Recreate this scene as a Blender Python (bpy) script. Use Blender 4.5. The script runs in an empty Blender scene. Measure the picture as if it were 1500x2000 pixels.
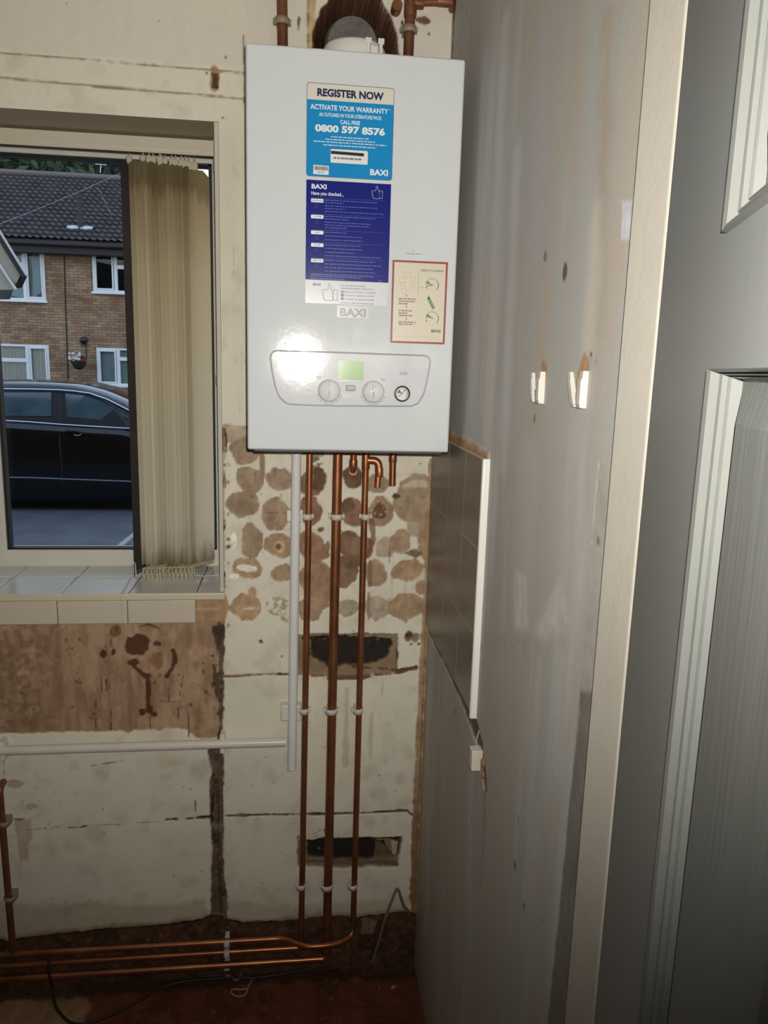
import bpy, bmesh, math, random
import numpy as np
from math import sin, cos, pi, radians, sqrt, atan2
from mathutils import Vector, Matrix
random.seed(7)
SC = bpy.context.scene
COL = SC.collection

# ------------------------------------------------------------------ camera, sky, light, exposure
CAM = np.array([.0899, -1.736, 1.5618]); YAW, PITCH, ROLL, F = .1192, .1868, .0279, 1477.66
_cy, _sy, _cp, _sp = cos(YAW), sin(YAW), cos(PITCH), sin(PITCH)
_f = np.array([_sy*_cp, _cy*_cp, -_sp]); _r0 = np.array([_cy, -_sy, 0.]); _u0 = np.cross(_r0, _f)
_r = cos(ROLL)*_r0 + sin(ROLL)*_u0; _u = -sin(ROLL)*_r0 + cos(ROLL)*_u0
cd = bpy.data.cameras.new('camera'); cam = bpy.data.objects.new('camera', cd); COL.objects.link(cam)
cam.matrix_world = Matrix(((_r[0], _u[0], -_f[0], CAM[0]), (_r[1], _u[1], -_f[1], CAM[1]), (_r[2], _u[2], -_f[2], CAM[2]), (0, 0, 0, 1)))
cd.sensor_fit = 'VERTICAL'; cd.sensor_height = 24; cd.lens = F/2000*24; cd.clip_start = .01; cd.clip_end = 300
SC.camera = cam

w = bpy.data.worlds.new('dusk_sky'); SC.world = w; w.use_nodes = True
nt = w.node_tree; nt.nodes.clear()
tc = nt.nodes.new('ShaderNodeTexCoord'); sx = nt.nodes.new('ShaderNodeSeparateXYZ'); rp = nt.nodes.new('ShaderNodeValToRGB')
bg = nt.nodes.new('ShaderNodeBackground'); wo = nt.nodes.new('ShaderNodeOutputWorld')
nt.links.new(tc.outputs['Generated'], sx.inputs[0]); nt.links.new(sx.outputs['Z'], rp.inputs[0])
nt.links.new(rp.outputs[0], bg.inputs[0]); nt.links.new(bg.outputs[0], wo.inputs[0])
rp.color_ramp.elements[0].position = 0.0; rp.color_ramp.elements[0].color = (.95, .97, 1, 1)
rp.color_ramp.elements[1].position = .7; rp.color_ramp.elements[1].color = (.52, .70, 1.0, 1)
bg.inputs['Strength'].default_value = 1.75

ld = bpy.data.lights.new('phone_flash', 'SPOT'); flash = bpy.data.objects.new('phone_flash', ld); COL.objects.link(flash)
ld.energy = 64; ld.color = (1, .96, .90); ld.spot_size = radians(121); ld.spot_blend = 1.0; ld.shadow_soft_size = .006
flash.location = tuple(CAM + .018*_r + .034*_u)
_aim = Vector((.08, 0, 1.74)) - Vector(flash.location)
flash.rotation_euler = _aim.to_track_quat('-Z', 'Y').to_euler()

SC.view_settings.view_transform = 'Standard'; SC.view_settings.look = 'None'
SC.view_settings.gamma = 1; SC.view_settings.use_curve_mapping = False; SC.view_settings.exposure = 0.0

# ------------------------------------------------------------------ measuring helpers (a pixel's ray meets a real plane)
def ray(px, py): return _f + _r*(px-750)/F - _u*(py-1000)/F
def at(px, py, Y=0.):
    d = ray(px, py); return Vector(CAM + (Y-CAM[1])/d[1]*d)
def on_wall(px, py, Y=0.):
    p = at(px, py, Y); return (p.x, p.z)
R = .4128
def on_right(px, py, X=R):
    d = ray(px, py); P = CAM + (X-CAM[0])/d[0]*d; return (P[1], P[2])

# ------------------------------------------------------------------ materials
def lin(c):
    def g(v):
        v /= 255.; return v/12.92 if v <= .04045 else ((v+.055)/1.055)**2.4
    return (g(c[0]), g(c[1]), g(c[2]), 1)
MATS = {}
def mat(name, col, rough=.6, metal=0., var=.0, scale=30., bump=0., bscale=200., spec=.5, stretch=(1, 1, 1), col2=None, emit=0., coat=0.):
    if name in MATS: return MATS[name]
    m = bpy.data.materials.new(name); m.use_nodes = True; MATS[name] = m
    n = m.node_tree.nodes; l = m.node_tree.links; p = n['Principled BSDF']
    c = lin(col); p.inputs['Base Color'].default_value = c
    p.inputs['Roughness'].default_value = rough; p.inputs['Metallic'].default_value = metal
    p.inputs['Specular IOR Level'].default_value = spec; p.inputs['Coat Weight'].default_value = coat
    p.inputs['Coat Roughness'].default_value = .05
    t = n.new('ShaderNodeTexCoord'); mp = n.new('ShaderNodeMapping'); mp.inputs['Scale'].default_value = stretch
    l.new(t.outputs['Object'], mp.inputs[0])
    if var or col2:
        z = n.new('ShaderNodeTexNoise'); z.inputs['Scale'].default_value = scale; z.inputs['Detail'].default_value = 6; z.inputs['Roughness'].default_value = .65
        l.new(mp.outputs[0], z.inputs['Vector'])
        r = n.new('ShaderNodeValToRGB'); r.color_ramp.elements[0].position = .35; r.color_ramp.elements[1].position = .68
        d = lin(col2) if col2 else tuple(v*(1-var) for v in c[:3])+(1,)
        r.color_ramp.elements[0].color = d; r.color_ramp.elements[1].color = c
        l.new(z.outputs['Fac'], r.inputs[0]); l.new(r.outputs[0], p.inputs['Base Color'])
    if bump:
        b = n.new('ShaderNodeBump'); b.inputs['Strength'].default_value = bump; b.inputs['Distance'].default_value = .002
        z2 = n.new('ShaderNodeTexNoise'); z2.inputs['Scale'].default_value = bscale; z2.inputs['Detail'].default_value = 4
        l.new(mp.outputs[0], z2.inputs['Vector']); l.new(z2.outputs['Fac'], b.inputs['Height']); l.new(b.outputs[0], p.inputs['Normal'])
    if emit:
        p.inputs['Emission Color'].default_value = c; p.inputs['Emission Strength'].default_value = emit
    return m
def attr_mat(name, rough, bump=.35, bscale=260., spec=.35, fine=.22):
    m = bpy.data.materials.new(name); m.use_nodes = True; n = m.node_tree.nodes; l = m.node_tree.links; p = n['Principled BSDF']
    a = n.new('ShaderNodeVertexColor'); a.layer_name = 'Col'
    t = n.new('ShaderNodeTexCoord'); z = n.new('ShaderNodeTexNoise'); z.inputs['Scale'].default_value = 420; z.inputs['Detail'].default_value = 5
    l.new(t.outputs['Object'], z.inputs['Vector'])
    mr = n.new('ShaderNodeMapRange'); mr.inputs['From Min'].default_value = .25; mr.inputs['From Max'].default_value = .75
    mr.inputs['To Min'].default_value = 1-fine; mr.inputs['To Max'].default_value = 1+fine*.6
    l.new(z.outputs['Fac'], mr.inputs['Value'])
    mx = n.new('ShaderNodeVectorMath'); mx.operation = 'SCALE'; l.new(a.outputs['Color'], mx.inputs[0]); l.new(mr.outputs[0], mx.inputs['Scale'])
    l.new(mx.outputs[0], p.inputs['Base Color'])
    p.inputs['Roughness'].default_value = rough; p.inputs['Specular IOR Level'].default_value = spec
    b = n.new('ShaderNodeBump'); b.inputs['Strength'].default_value = bump; b.inputs['Distance'].default_value = .0015
    z2 = n.new('ShaderNodeTexNoise'); z2.inputs['Scale'].default_value = bscale; z2.inputs['Detail'].default_value = 5
    l.new(t.outputs['Object'], z2.inputs['Vector']); l.new(z2.outputs['Fac'], b.inputs['Height']); l.new(b.outputs[0], p.inputs['Normal'])
    return m
def glass_mat(name, tint=(1, 1, 1), refl=.06):
    m = bpy.data.materials.new(name); m.use_nodes = True; n = m.node_tree.nodes; l = m.node_tree.links; n.clear()
    o = n.new('ShaderNodeOutputMaterial'); t = n.new('ShaderNodeBsdfTransparent'); t.inputs[0].default_value = (*tint, 1)
    g = n.new('ShaderNodeBsdfGlossy'); g.inputs['Roughness'].default_value = .02
    f = n.new('ShaderNodeFresnel'); f.inputs['IOR'].default_value = 1.45
    x = n.new('ShaderNodeMixShader'); l.new(f.outputs[0], x.inputs[0]); l.new(t.outputs[0], x.inputs[1]); l.new(g.outputs[0], x.inputs[2]); l.new(x.outputs[0], o.inputs[0])
    return m
def brick_mat(name):
    m = bpy.data.materials.new(name); m.use_nodes = True; n = m.node_tree.nodes; l = m.node_tree.links; p = n['Principled BSDF']
    t = n.new('ShaderNodeTexCoord'); s = n.new('ShaderNodeSeparateXYZ'); c = n.new('ShaderNodeCombineXYZ')
    l.new(t.outputs['Object'], s.inputs[0]); l.new(s.outputs['X'], c.inputs['X']); l.new(s.outputs['Z'], c.inputs['Y'])
    b = n.new('ShaderNodeTexBrick'); b.inputs['Scale'].default_value = 1; b.inputs['Brick Width'].default_value = .225; b.inputs['Row Height'].default_value = .075
    b.inputs['Mortar Size'].default_value = .007; b.inputs['Bias'].default_value = -.2
    b.inputs['Color1'].default_value = lin((178, 150, 116)); b.inputs['Color2'].default_value = lin((146, 98, 72)); b.inputs['Mortar'].default_value = lin((104, 94, 82))
    l.new(c.outputs[0], b.inputs['Vector'])
    z = n.new('ShaderNodeTexNoise'); z.inputs['Scale'].default_value = 1.4; z.inputs['Detail'].default_value = 5; l.new(c.outputs[0], z.inputs['Vector'])
    r = n.new('ShaderNodeValToRGB'); r.color_ramp.elements[0].color = (.55, .5, .5, 1); r.color_ramp.elements[1].color = (1, 1, 1, 1)
    r.color_ramp.elements[0].position = .3; r.color_ramp.elements[1].position = .65; l.new(z.outputs['Fac'], r.inputs[0])
    x = n.new('ShaderNodeMix'); x.data_type = 'RGBA'; x.blend_type = 'MULTIPLY'; x.inputs['Factor'].default_value = 1
    l.new(b.outputs['Color'], x.inputs['A']); l.new(r.outputs[0], x.inputs['B']); l.new(x.outputs['Result'], p.inputs['Base Color'])
    p.inputs['Roughness'].default_value = .9; return m

# ------------------------------------------------------------------ mesh helpers
class M:
    def __init__(s): s.v = []; s.f = []; s.sm = []
    def add(s, vs, fs, smooth=False):
        o = len(s.v); s.v += [tuple(v) for v in vs]; s.f += [tuple(i+o for i in f) for f in fs]; s.sm += [smooth]*len(fs); return s
    def box(s, a, b, T=None):
        x0, y0, z0 = a; x1, y1, z1 = b
        vs = [Vector(p) for p in ((x0, y0, z0), (x1, y0, z0), (x1, y1, z0), (x0, y1, z0), (x0, y0, z1), (x1, y0, z1), (x1, y1, z1), (x0, y1, z1))]
        if T: vs = [T @ v for v in vs]
        return s.add(vs, [(0, 3, 2, 1), (4, 5, 6, 7), (0, 1, 5, 4), (1, 2, 6, 5), (2, 3, 7, 6), (3, 0, 4, 7)])
    def rbox(s, a, b, r=.003, seg=3, T=None):
        bm = bmesh.new(); bmesh.ops.create_cube(bm, size=1)
        for v in bm.verts: v.co = Vector([(a[i]+b[i])/2 + v.co[i]*(b[i]-a[i]) for i in range(3)])
        bmesh.ops.bevel(bm, geom=bm.edges[:], offset=r, segments=seg, profile=.5, affect='EDGES'); bm.faces.index_update()
        big = set(f_.index for f_ in sorted(bm.faces, key=lambda q: -q.calc_area())[:6]); bm.faces.ensure_lookup_table()
        k0 = len(s.sm); s.bm(bm, T, True)
        for i_ in big: s.sm[k0+i_] = False
        return s
    def bm(s, bm, T=None, smooth=False):
        bm.verts.index_update(); s.add([(T @ v.co if T else v.co) for v in bm.verts], [[v.index for v in f.verts] for f in bm.faces], smooth); bm.free(); return s
    def tube(s, pts, r, n=16, caps=True, closed=False):
        pts = [Vector(p) for p in pts]; k = len(pts); rs = r if isinstance(r, (list, tuple)) else [r]*k
        T = []
        for i in range(k):
            a = pts[(i-1) % k] if (closed or i > 0) else pts[i]; b = pts[(i+1) % k] if (closed or i < k-1) else pts[i]
            T.append((b-a).normalized())
        up = Vector((0, 0, 1)) if abs(T[0].z) < .9 else Vector((1, 0, 0))
        nn = (up - T[0]*up.dot(T[0])).normalized(); vs = []
        for i in range(k):
            nn = (nn - T[i]*nn.dot(T[i])).normalized(); bb = T[i].cross(nn)
            for j in range(n):
                a = 2*pi*j/n; vs.append(pts[i] + (nn*cos(a)+bb*sin(a))*rs[i])
        fs = []
        for i in range(k if closed else k-1):
            for j in range(n):
                i2 = (i+1) % k; fs.append((i*n+j, i*n+(j+1) % n, i2*n+(j+1) % n, i2*n+j))
        s.add(vs, fs, True)
        if caps and not closed:
            s.add(vs[:n], [tuple(range(n))[::-1]]); s.add(vs[-n:], [tuple(range(n))])
        return s
    def lathe(s, prof, n=32, T=None):          # profile of (radius, height) about local Z
        vs = []
        for r, z in prof:
            for j in range(n):
                v = Vector((r*cos(2*pi*j/n), r*sin(2*pi*j/n), z)); vs.append(T @ v if T else v)
        fs = [(i*n+j, i*n+(j+1) % n, (i+1)*n+(j+1) % n, (i+1)*n+j) for i in range(len(prof)-1) for j in range(n)]
        s.add(vs, fs, True)
        if prof[0][0] > 1e-6: s.add(vs[:n], [tuple(range(n))[::-1]])
        if prof[-1][0] > 1e-6: s.add(vs[-n:], [tuple(range(n))])
        return s
    def prism(s, front, back):                 # two matching outlines
        n = len(front); s.add(list(front)+list(back), [tuple(range(n)), tuple(range(2*n-1, n-1, -1))]+[(i, n+i, n+(i+1) % n, (i+1) % n) for i in range(n)]); return s
    def ball(s, c, r, n=8, sz=(1, 1, 1)):
        bm = bmesh.new(); bmesh.ops.create_uvsphere(bm, u_segments=n, v_segments=max(4, n//2+1), radius=r)
        return s.bm(bm, Matrix.Translation(c) @ Matrix.Diagonal((*sz, 1)), True)
ORG = {}
def tag(o, label, cat, group=None):
    o['label'] = label; o['category'] = cat
    if group: o['group'] = group
    return o
def thing(name, label, cat, loc, group=None):
    o = bpy.data.objects.new(name, None); COL.objects.link(o); o.location = loc; o.empty_display_size = .02
    ORG[o.name] = Vector(loc); return tag(o, label, cat, group)
def put(name, m, material, parent=None, label=None, cat=None, group=None, kind=None, recalc=True, origin=None):
    vs = [Vector(v) for v in m.v]
    if parent is not None: org = ORG[parent.name]
    elif origin is not None: org = Vector(origin)
    else:
        org = Vector(((min(v.x for v in vs)+max(v.x for v in vs))/2, (min(v.y for v in vs)+max(v.y for v in vs))/2, min(v.z for v in vs)))
    me = bpy.data.meshes.new(name); me.from_pydata([v-org for v in vs], [], m.f)
    me.polygons.foreach_set('use_smooth', m.sm)
    if recalc:
        b = bmesh.new(); b.from_mesh(me); bmesh.ops.recalc_face_normals(b, faces=b.faces[:]); b.to_mesh(me); b.free()
    me.materials.append(material); o = bpy.data.objects.new(name, me); COL.objects.link(o)
    if parent is not None: o.parent = parent
    else: o.location = org
    ORG[o.name] = org
    if label and cat: tag(o, label, cat, group)
    elif label: o['label'] = label
    if kind: o['kind'] = kind
    return o
def arc(c, a, b, r_, n=8):                     # quarter bend at corner c between directions a and b
    a = Vector(a).normalized(); b = Vector(b).normalized(); c = Vector(c); o = c + (a+b)*r_
    return [o - b*r_*cos(t) - a*r_*sin(t) for t in [pi/2*i/n for i in range(n+1)]]   # from c+a*r to c+b*r reversed below
def bend(p0, c, p1, r_, n=8):                  # path p0 -> rounded corner c -> p1
    p0, c, p1 = Vector(p0), Vector(c), Vector(p1); a = (p0-c).normalized(); b = (p1-c).normalized()
    out = []
    for i in range(n+1):
        t = i/n; out.append((c+a*r_)*(1-t)**2 + c*2*t*(1-t) + (c+b*r_)*t**2)
    return [p0]+out+[p1]

# ------------------------------------------------------------------ numpy noise and masks for walls
def vnoise(x, y, seed=0):
    xi = np.floor(x).astype(np.int64); yi = np.floor(y).astype(np.int64); xf = x-xi; yf = y-yi
    def h(a, b):
        k = (a*374761393 + b*668265263 + seed*974634713) & 0xffffffff
        k = ((k ^ (k >> 13))*1274126177) & 0xffffffff; return ((k ^ (k >> 16)) & 0xffff)/65535.
    u = xf*xf*(3-2*xf); v = yf*yf*(3-2*yf)
    return (h(xi, yi)*(1-u)+h(xi+1, yi)*u)*(1-v) + (h(xi, yi+1)*(1-u)+h(xi+1, yi+1)*u)*v
def fbm(x, y, f, seed=0, oc=4):
    s = 0; a = .5
    for i in range(oc): s = s + a*vnoise(x*f*2**i, y*f*2**i, seed+i*17); a *= .5
    return s/(1-.5**oc)-.5
def sd_poly(P, X, Z):
    d = np.full(X.shape, 1e9); ins = np.zeros(X.shape, bool); n = len(P)
    for i in range(n):
        ax, az = P[i]; bx, bz = P[(i+1) % n]; ex, ez = bx-ax, bz-az
        t = np.clip(((X-ax)*ex+(Z-az)*ez)/(ex*ex+ez*ez+1e-12), 0, 1)
        d = np.minimum(d, (X-ax-t*ex)**2+(Z-az-t*ez)**2)
        c = ((az > Z) != (bz > Z)) & (X < (bx-ax)*(Z-az)/(bz-az+1e-12)+ax); ins ^= c
    d = np.sqrt(d); return np.where(ins, -d, d)
def sd_line(P, X, Z):
    d = np.full(X.shape, 1e9)
    for (ax, az), (bx, bz) in zip(P[:-1], P[1:]):
        ex, ez = bx-ax, bz-az; t = np.clip(((X-ax)*ex+(Z-az)*ez)/(ex*ex+ez*ez+1e-12), 0, 1)
        d = np.minimum(d, (X-ax-t*ex)**2+(Z-az-t*ez)**2)
    return np.sqrt(d)
def step(sd, e=.0015): t = np.clip(.5-sd/(2*e), 0, 1); return t*t*(3-2*t)
class Field:
    def __init__(s, X, Z, base):
        s.X, s.Z = X, Z; s.C = np.ones(X.shape+(3,))*np.array(lin(base)[:3]); s.H = np.zeros(X.shape)
        s.n1 = fbm(X, Z, 28, 3, 5); s.n2 = fbm(X, Z, 90, 9, 4); s.n3 = fbm(X, Z, 9, 21, 4); s.n4 = fbm(X*3, Z, 45, 77, 4)
        s.lo = (X.min(), Z.min()); s.hi = (X.max(), Z.max())
    def win(s, P, pad):
        P = np.array(P); a = P.min(0)-pad; b = P.max(0)+pad
        i = np.where((s.Z[:, 0] >= a[1]) & (s.Z[:, 0] <= b[1]))[0]; j = np.where((s.X[0] >= a[0]) & (s.X[0] <= b[0]))[0]
        if len(i) == 0 or len(j) == 0: return None
        return (slice(i[0], i[-1]+1), slice(j[0], j[-1]+1))
    def paint(s, sl, m, col, alpha=1., depth=0., var=0.):
        c = np.array(lin(col)[:3]); m = m*alpha
        if var: c = c*np.clip(1+var*(s.n1[sl]*1.5+s.n2[sl]*1.2+s.n4[sl]), .4, 1.6)[..., None]
        s.C[sl] = s.C[sl]*(1-m[..., None]) + c*m[..., None]
        if depth: s.H[sl] = np.where(m > .01, s.H[sl]*(1-m)+depth*m, s.H[sl])
    def poly(s, P, col, amp=.006, e=.0015, alpha=1., depth=0., fine=.003, patch=0., var=.35):
        sl = s.win(P, amp*2+.02)
        if sl is None: return
        m = step(sd_poly(P, s.X[sl], s.Z[sl]) + s.n1[sl]*amp*2 + s.n2[sl]*fine*2, e)
        if patch: m = m*np.clip(.5+(s.n2[sl]*2.6+s.n1[sl]*1.6+.5-patch)*3, 0, 1)
        s.paint(sl, m, col, alpha, depth, var)
    def ell(s, c, rx, rz, col, **k):
        s.poly([(c[0]+rx*cos(2*pi*i/20), c[1]+rz*sin(2*pi*i/20)) for i in range(20)], col, **k)
    def line(s, P, w_, col, amp=.003, e=.001, alpha=1., depth=0., dash=0., fine=.0015):
        sl = s.win(P, w_+amp*2+.02)
        if sl is None: return
        m = step(sd_line(P, s.X[sl], s.Z[sl]) - w_ + s.n1[sl]*amp*2 + s.n2[sl]*fine*2, e)
        if dash: m = m*np.clip(.5+(s.n1[sl]*2.5+s.n2[sl]+.5-dash)*4, 0, 1)
        s.paint(sl, m, col, alpha, depth)
    def mottle(s, col, n, thr, soft, alpha, sl=None):
        sl = sl or (slice(None), slice(None)); s.paint(sl, np.clip((n[sl]-thr)/soft, 0, 1), col, alpha)
def grid_mesh(name, P, C, keep, material):
    h, wd = P.shape[:2]; me = bpy.data.meshes.new(name)
    idx = np.arange(h*wd).reshape(h, wd); q = np.stack([idx[:-1, :-1], idx[:-1, 1:], idx[1:, 1:], idx[1:, :-1]], -1)[keep]
    used = np.zeros(h*wd, bool); used[q.ravel()] = True; remap = np.cumsum(used)-1
    v = P.reshape(-1, 3)[used]; q = remap[q]; c = C.reshape(-1, 3)[used]
    return v, q, c
def np_object(name, v, q, c, material, extra=None, kind='structure'):
    if extra:
        ev, eq, ec = extra; q = np.concatenate([q, np.array(eq)+len(v)]); v = np.concatenate([v, np.array(ev)]); c = np.concatenate([c, np.array(ec)])
    me = bpy.data.meshes.new(name); me.vertices.add(len(v)); me.vertices.foreach_set('co', v.astype(np.float32).ravel())
    me.loops.add(len(q)*4); me.loops.foreach_set('vertex_index', q.astype(np.int32).ravel())
    me.polygons.add(len(q)); me.polygons.foreach_set('loop_start', np.arange(0, len(q)*4, 4, dtype=np.int32)); me.update(calc_edges=True)
    a = me.color_attributes.new('Col', 'FLOAT_COLOR', 'POINT'); a.data.foreach_set('color', np.concatenate([c, np.ones((len(c), 1))], 1).astype(np.float32).ravel())
    me.materials.append(material); me.validate(); o = bpy.data.objects.new(name, me); COL.objects.link(o)
    if kind: o['kind'] = kind
    ORG[o.name] = Vector((0, 0, 0)); return o
def quadbox(a, b, col):
    x0, y0, z0 = a; x1, y1, z1 = b
    v = [(x0, y0, z0), (x1, y0, z0), (x1, y1, z0), (x0, y1, z0), (x0, y0, z1), (x1, y0, z1), (x1, y1, z1), (x0, y1, z1)]
    return v, [(0, 3, 2, 1), (4, 5, 6, 7), (0, 1, 5, 4), (1, 2, 6, 5), (2, 3, 7, 6), (3, 0, 4, 7)], [lin(col)[:3]]*8

# ================================================================== THE SETTING
XL, YR, HC = -2.3, -3.4, 2.42
WX0, WX1, WZ0, WZ1 = -1.45, -.0735, 1.03, 2.06        # window opening
WT = .31                                              # wall thickness
# ---- wall_back
def axis(segs): return np.unique(np.round(np.concatenate([np.arange(a, b, s) for a, b, s in segs]+[[segs[-1][1]]]), 5))
xs = axis([(XL, WX0, .06), (WX0, -.72, .03), (-.72, WX1, .003), (WX1, .44, .0026)])
zs = axis([(0, WZ0, .0029), (WZ0, WZ1, .0036), (WZ1, 2.36, .003), (2.36, HC, .02)])
X, Z = np.meshgrid(xs, zs)
f = Field(X, Z, (236, 230, 210))
W_ = on_wall
CREAM, TAN, BRN, DK = (238, 230, 212), (160, 132, 106), (116, 82, 58), (44, 34, 26)
f.mottle((220, 210, 190), f.n3, .0, .25, .5)
f.mottle((196, 184, 162), f.n1, .08, .2, .35)
f.mottle((216, 206, 186), f.n4, .12, .2, .2)
# upper wall: bare plaster tint above the lintel lines, thin grooves
f.poly([W_(-60, -60), W_(480, -60), W_(478, 130), W_(-60, 92)], (230, 222, 206), amp=.001, alpha=.7, var=.05)
f.line([W_(-60, 98), W_(240, 122), W_(476, 142)], .0012, (158, 138, 112), amp=.0012, depth=.0025)
f.line([W_(-60, 146), W_(240, 172), W_(476, 192)], .0018, (158, 140, 114), amp=.0008, depth=.0035)
f.line([W_(476, 70), W_(477, 200)], .0016, (150, 130, 104), depth=.002)
f.poly([W_(478, -60), W_(600, -60), W_(600, 120), W_(478, 120)], (228, 220, 204), amp=.004, var=.05)
f.poly([W_(598, -60), W_(616, -60), W_(616, 120), W_(600, 120)], (204, 186, 140), amp=.003, depth=-.002)
f.line([W_(603, -60), W_(602, 120)], .001, (140, 112, 74))
f.poly([W_(741, -80), W_(900, -80), W_(893, 130), W_(765, 130)], (228, 220, 206), amp=.006, var=.05)
f.ell(W_(826, 40), .018, .008, (120, 90, 64), amp=.008); f.ell(W_(786, 45), .006, .008, (70, 50, 36))
f.ell(W_(838, 66), .003, .004, (90, 60, 40)); f.ell(W_(583, 45), .0015, .014, (120, 100, 80))
f.poly([W_(886, 10), W_(905, 10), W_(894, 60), W_(886, 40)], (96, 72, 54), amp=.01)
f.ell(W_(418, 155), .0075, .022, (180, 138, 84), amp=.008, alpha=.8)
f.poly([W_(413, 142), W_(423, 143), W_(424, 170), W_(414, 168)], (96, 70, 44), amp=.004, depth=.006)
f.line([W_(456, 260), W_(457, 420), W_(455, 640), W_(470, 820)], .0006, (160, 146, 122), dash=.45, amp=.001, alpha=.45)
f.line([W_(470, 560), W_(474, 820)], .0005, (140, 126, 106), dash=.5, alpha=.5)
for q in ((130, 8), (404, 143), (435, 230), (310, 40), (440, 112)): f.ell(W_(*q), .002, .002, (130, 104, 74), amp=.001)
# flue hole: an arch cut through the plaster
arch = [W_(612, 130), W_(617, 60), W_(632, 18), W_(660, -18), W_(700, -30), W_(738, -6), W_(760, 30), W_(772, 80), W_(776, 130)]
f.poly([(a+(a-.205)*.06, b+.004) for a, b in arch], (104, 70, 46), amp=.006, depth=.004)
f.poly(arch, (72, 48, 34), amp=.003, depth=.22)
# cream strip edge beside the boiler, above and below
f.poly([W_(434, 826), W_(484, 834), W_(484, 870), W_(440, 862)], (196, 180, 152), amp=.004)
f.line([W_(436, 832), W_(486, 836)], .0016, (170, 150, 118), depth=.002)
# adhesive spots where tiles came off (zoomed trace, 420,860 origin, .3733 px)
def Zp(x, y): return W_(420+x*.3733, 860+y*.3733)
K = .3733*.00119
def spot(x, y, rx, ry, c=TAN, **k): 
    k.setdefault('amp', .012); k.setdefault('depth', .001); k.setdefault('fine', .0025); k.setdefault('var', .42); g_ = sum(c)/3; c = (c[0]*.84+.16*g_+18, c[1]*.84+.16*g_+20, c[2]*.84+.16*g_+17); f.ell(Zp(x, y), rx*K*1.09, ry*K*1.09, c, **k)
GREYT, DKT, ORT = (158, 138, 118), (122, 84, 60), (170, 128, 92)
for s in ((165, 60, 68, 66), (185, 205, 66, 68), (340, 208, 70, 60), (150, 335, 78, 66), (318, 385, 76, 84), (182, 525, 54, 96), (850, 228, 50, 50), (1020, 345, 6, 6)):
    spot(*s, c=(156, 124, 98))
f.poly([Zp(x, y) for x, y in ((225, 60), (262, 60), (262, 170), (248, 240), (236, 180))], (160, 136, 112), amp=.004, depth=.001)
spot(165, 360, 60, 36, (140, 112, 78), amp=.012, alpha=.7); spot(300, 405, 14, 14, (136, 104, 82))
spot(515, 215, 66, 72, (132, 92, 66)); spot(545, 210, 34, 60, (92, 60, 42), amp=.012); spot(505, 370, 58, 78, (130, 92, 66)); spot(500, 60, 60, 20, (170, 150, 124))
spot(718, 195, 44, 58, (104, 72, 52), amp=.01); spot(722, 378, 66, 72, (138, 96, 70)); spot(700, 350, 30, 34, (106, 72, 52), amp=.014)
spot(865, 372, 66, 84, (150, 112, 82)); spot(862, 368, 40, 46, (96, 58, 38), amp=.01, depth=.004)
for i in range(9): spot(840+40*cos(i*.7)+i*3, 355-34*sin(i*.7), 7, 5, (204, 190, 166), amp=.004)
f.poly([Zp(x, y) for x, y in ((950, 290), (970, 215), (1040, 170), (1100, 175), (1135, 215), (1135, 420), (1060, 430), (985, 425), (935, 370), (930, 320))], (172, 150, 122), amp=.004, depth=.001)
f.poly([Zp(x, y) for x, y in ((980, 235), (1040, 205), (1135, 215), (1135, 245), (980, 250))], (204, 190, 166), amp=.006)
f.line([Zp(930, 292), Zp(1135, 296)], .001, (130, 98, 66), dash=.35); spot(950, 293, 16, 5, (74, 52, 30))
f.poly([Zp(x, y) for x, y in ((1000, 430), (1130, 400), (1130, 520), (1010, 500))], (170, 146, 118), amp=.008, alpha=.8)
for s in ((335, 550, 66, 62, (166, 128, 92)), (505, 555, 64, 78, (150, 108, 78)), (548, 598, 46, 24, (146, 104, 74)), (700, 540, 62, 64, DKT), (770, 560, 70, 60, (136, 98, 72)), (885, 560, 56, 60, (166, 142, 116)), (972, 532, 58, 66, (162, 128, 98)), (1100, 525, 42, 98, (164, 128, 96)), (1040, 590, 50, 22, (120, 94, 64)),
          (165, 672, 78, 58, (172, 134, 98)), (350, 702, 62, 48, (156, 122, 92)), (525, 730, 82, 104, (158, 118, 88)), (560, 800, 50, 90, (156, 116, 86)), (680, 690, 60, 86, (130, 92, 66)), (720, 630, 60, 30, (120, 84, 60)), (840, 692, 54, 78, (162, 126, 96)), (1012, 682, 84, 62, (164, 126, 92)), (1085, 765, 34, 44, (160, 124, 92)),
          (165, 872, 76, 72, (176, 136, 98)), (195, 800, 30, 40, (176, 138, 102)), (500, 880, 62, 62, (166, 132, 100)), (690, 880, 52, 48, (164, 144, 120)), (850, 872, 62, 66, (170, 152, 128)), (1005, 872, 92, 70, (172, 136, 100))):
    spot(*s)
spot(335, 555, 24, 28, (196, 166, 120), amp=.008); spot(325, 552, 10, 12, (110, 74, 48))
spot(330, 862, 64, 48, (170, 148, 124), amp=.012, patch=.4); spot(380, 930, 30, 34, (168, 146, 120), patch=.4)
spot(165, 668, 50, 16, CREAM, amp=.014, depth=.0002); spot(180, 880, 50, 12, (210, 190, 160), amp=.01, patch=.6); spot(100, 520, 22, 44, CREAM, amp=.01); spot(100, 710, 30, 18, CREAM, amp=.008)
f.line([Zp(345, 60), Zp(347, 300), Zp(344, 470)], .0007, (110, 90, 70)); f.line([Zp(915, 430), Zp(912, 640)], .0007, (110, 90, 70))
f.line([Zp(240, 378), Zp(470, 382), Zp(800, 392), Zp(900, 392)], .0007, (120, 96, 72), dash=.3); f.line([Zp(80, 462), Zp(620, 470)], .0005, (150, 130, 104), dash=.45)
f.line([Zp(820, 430), Zp(830, 520), Zp(805, 600)], .008, (124, 86, 60), amp=.006, alpha=.8)
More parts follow.
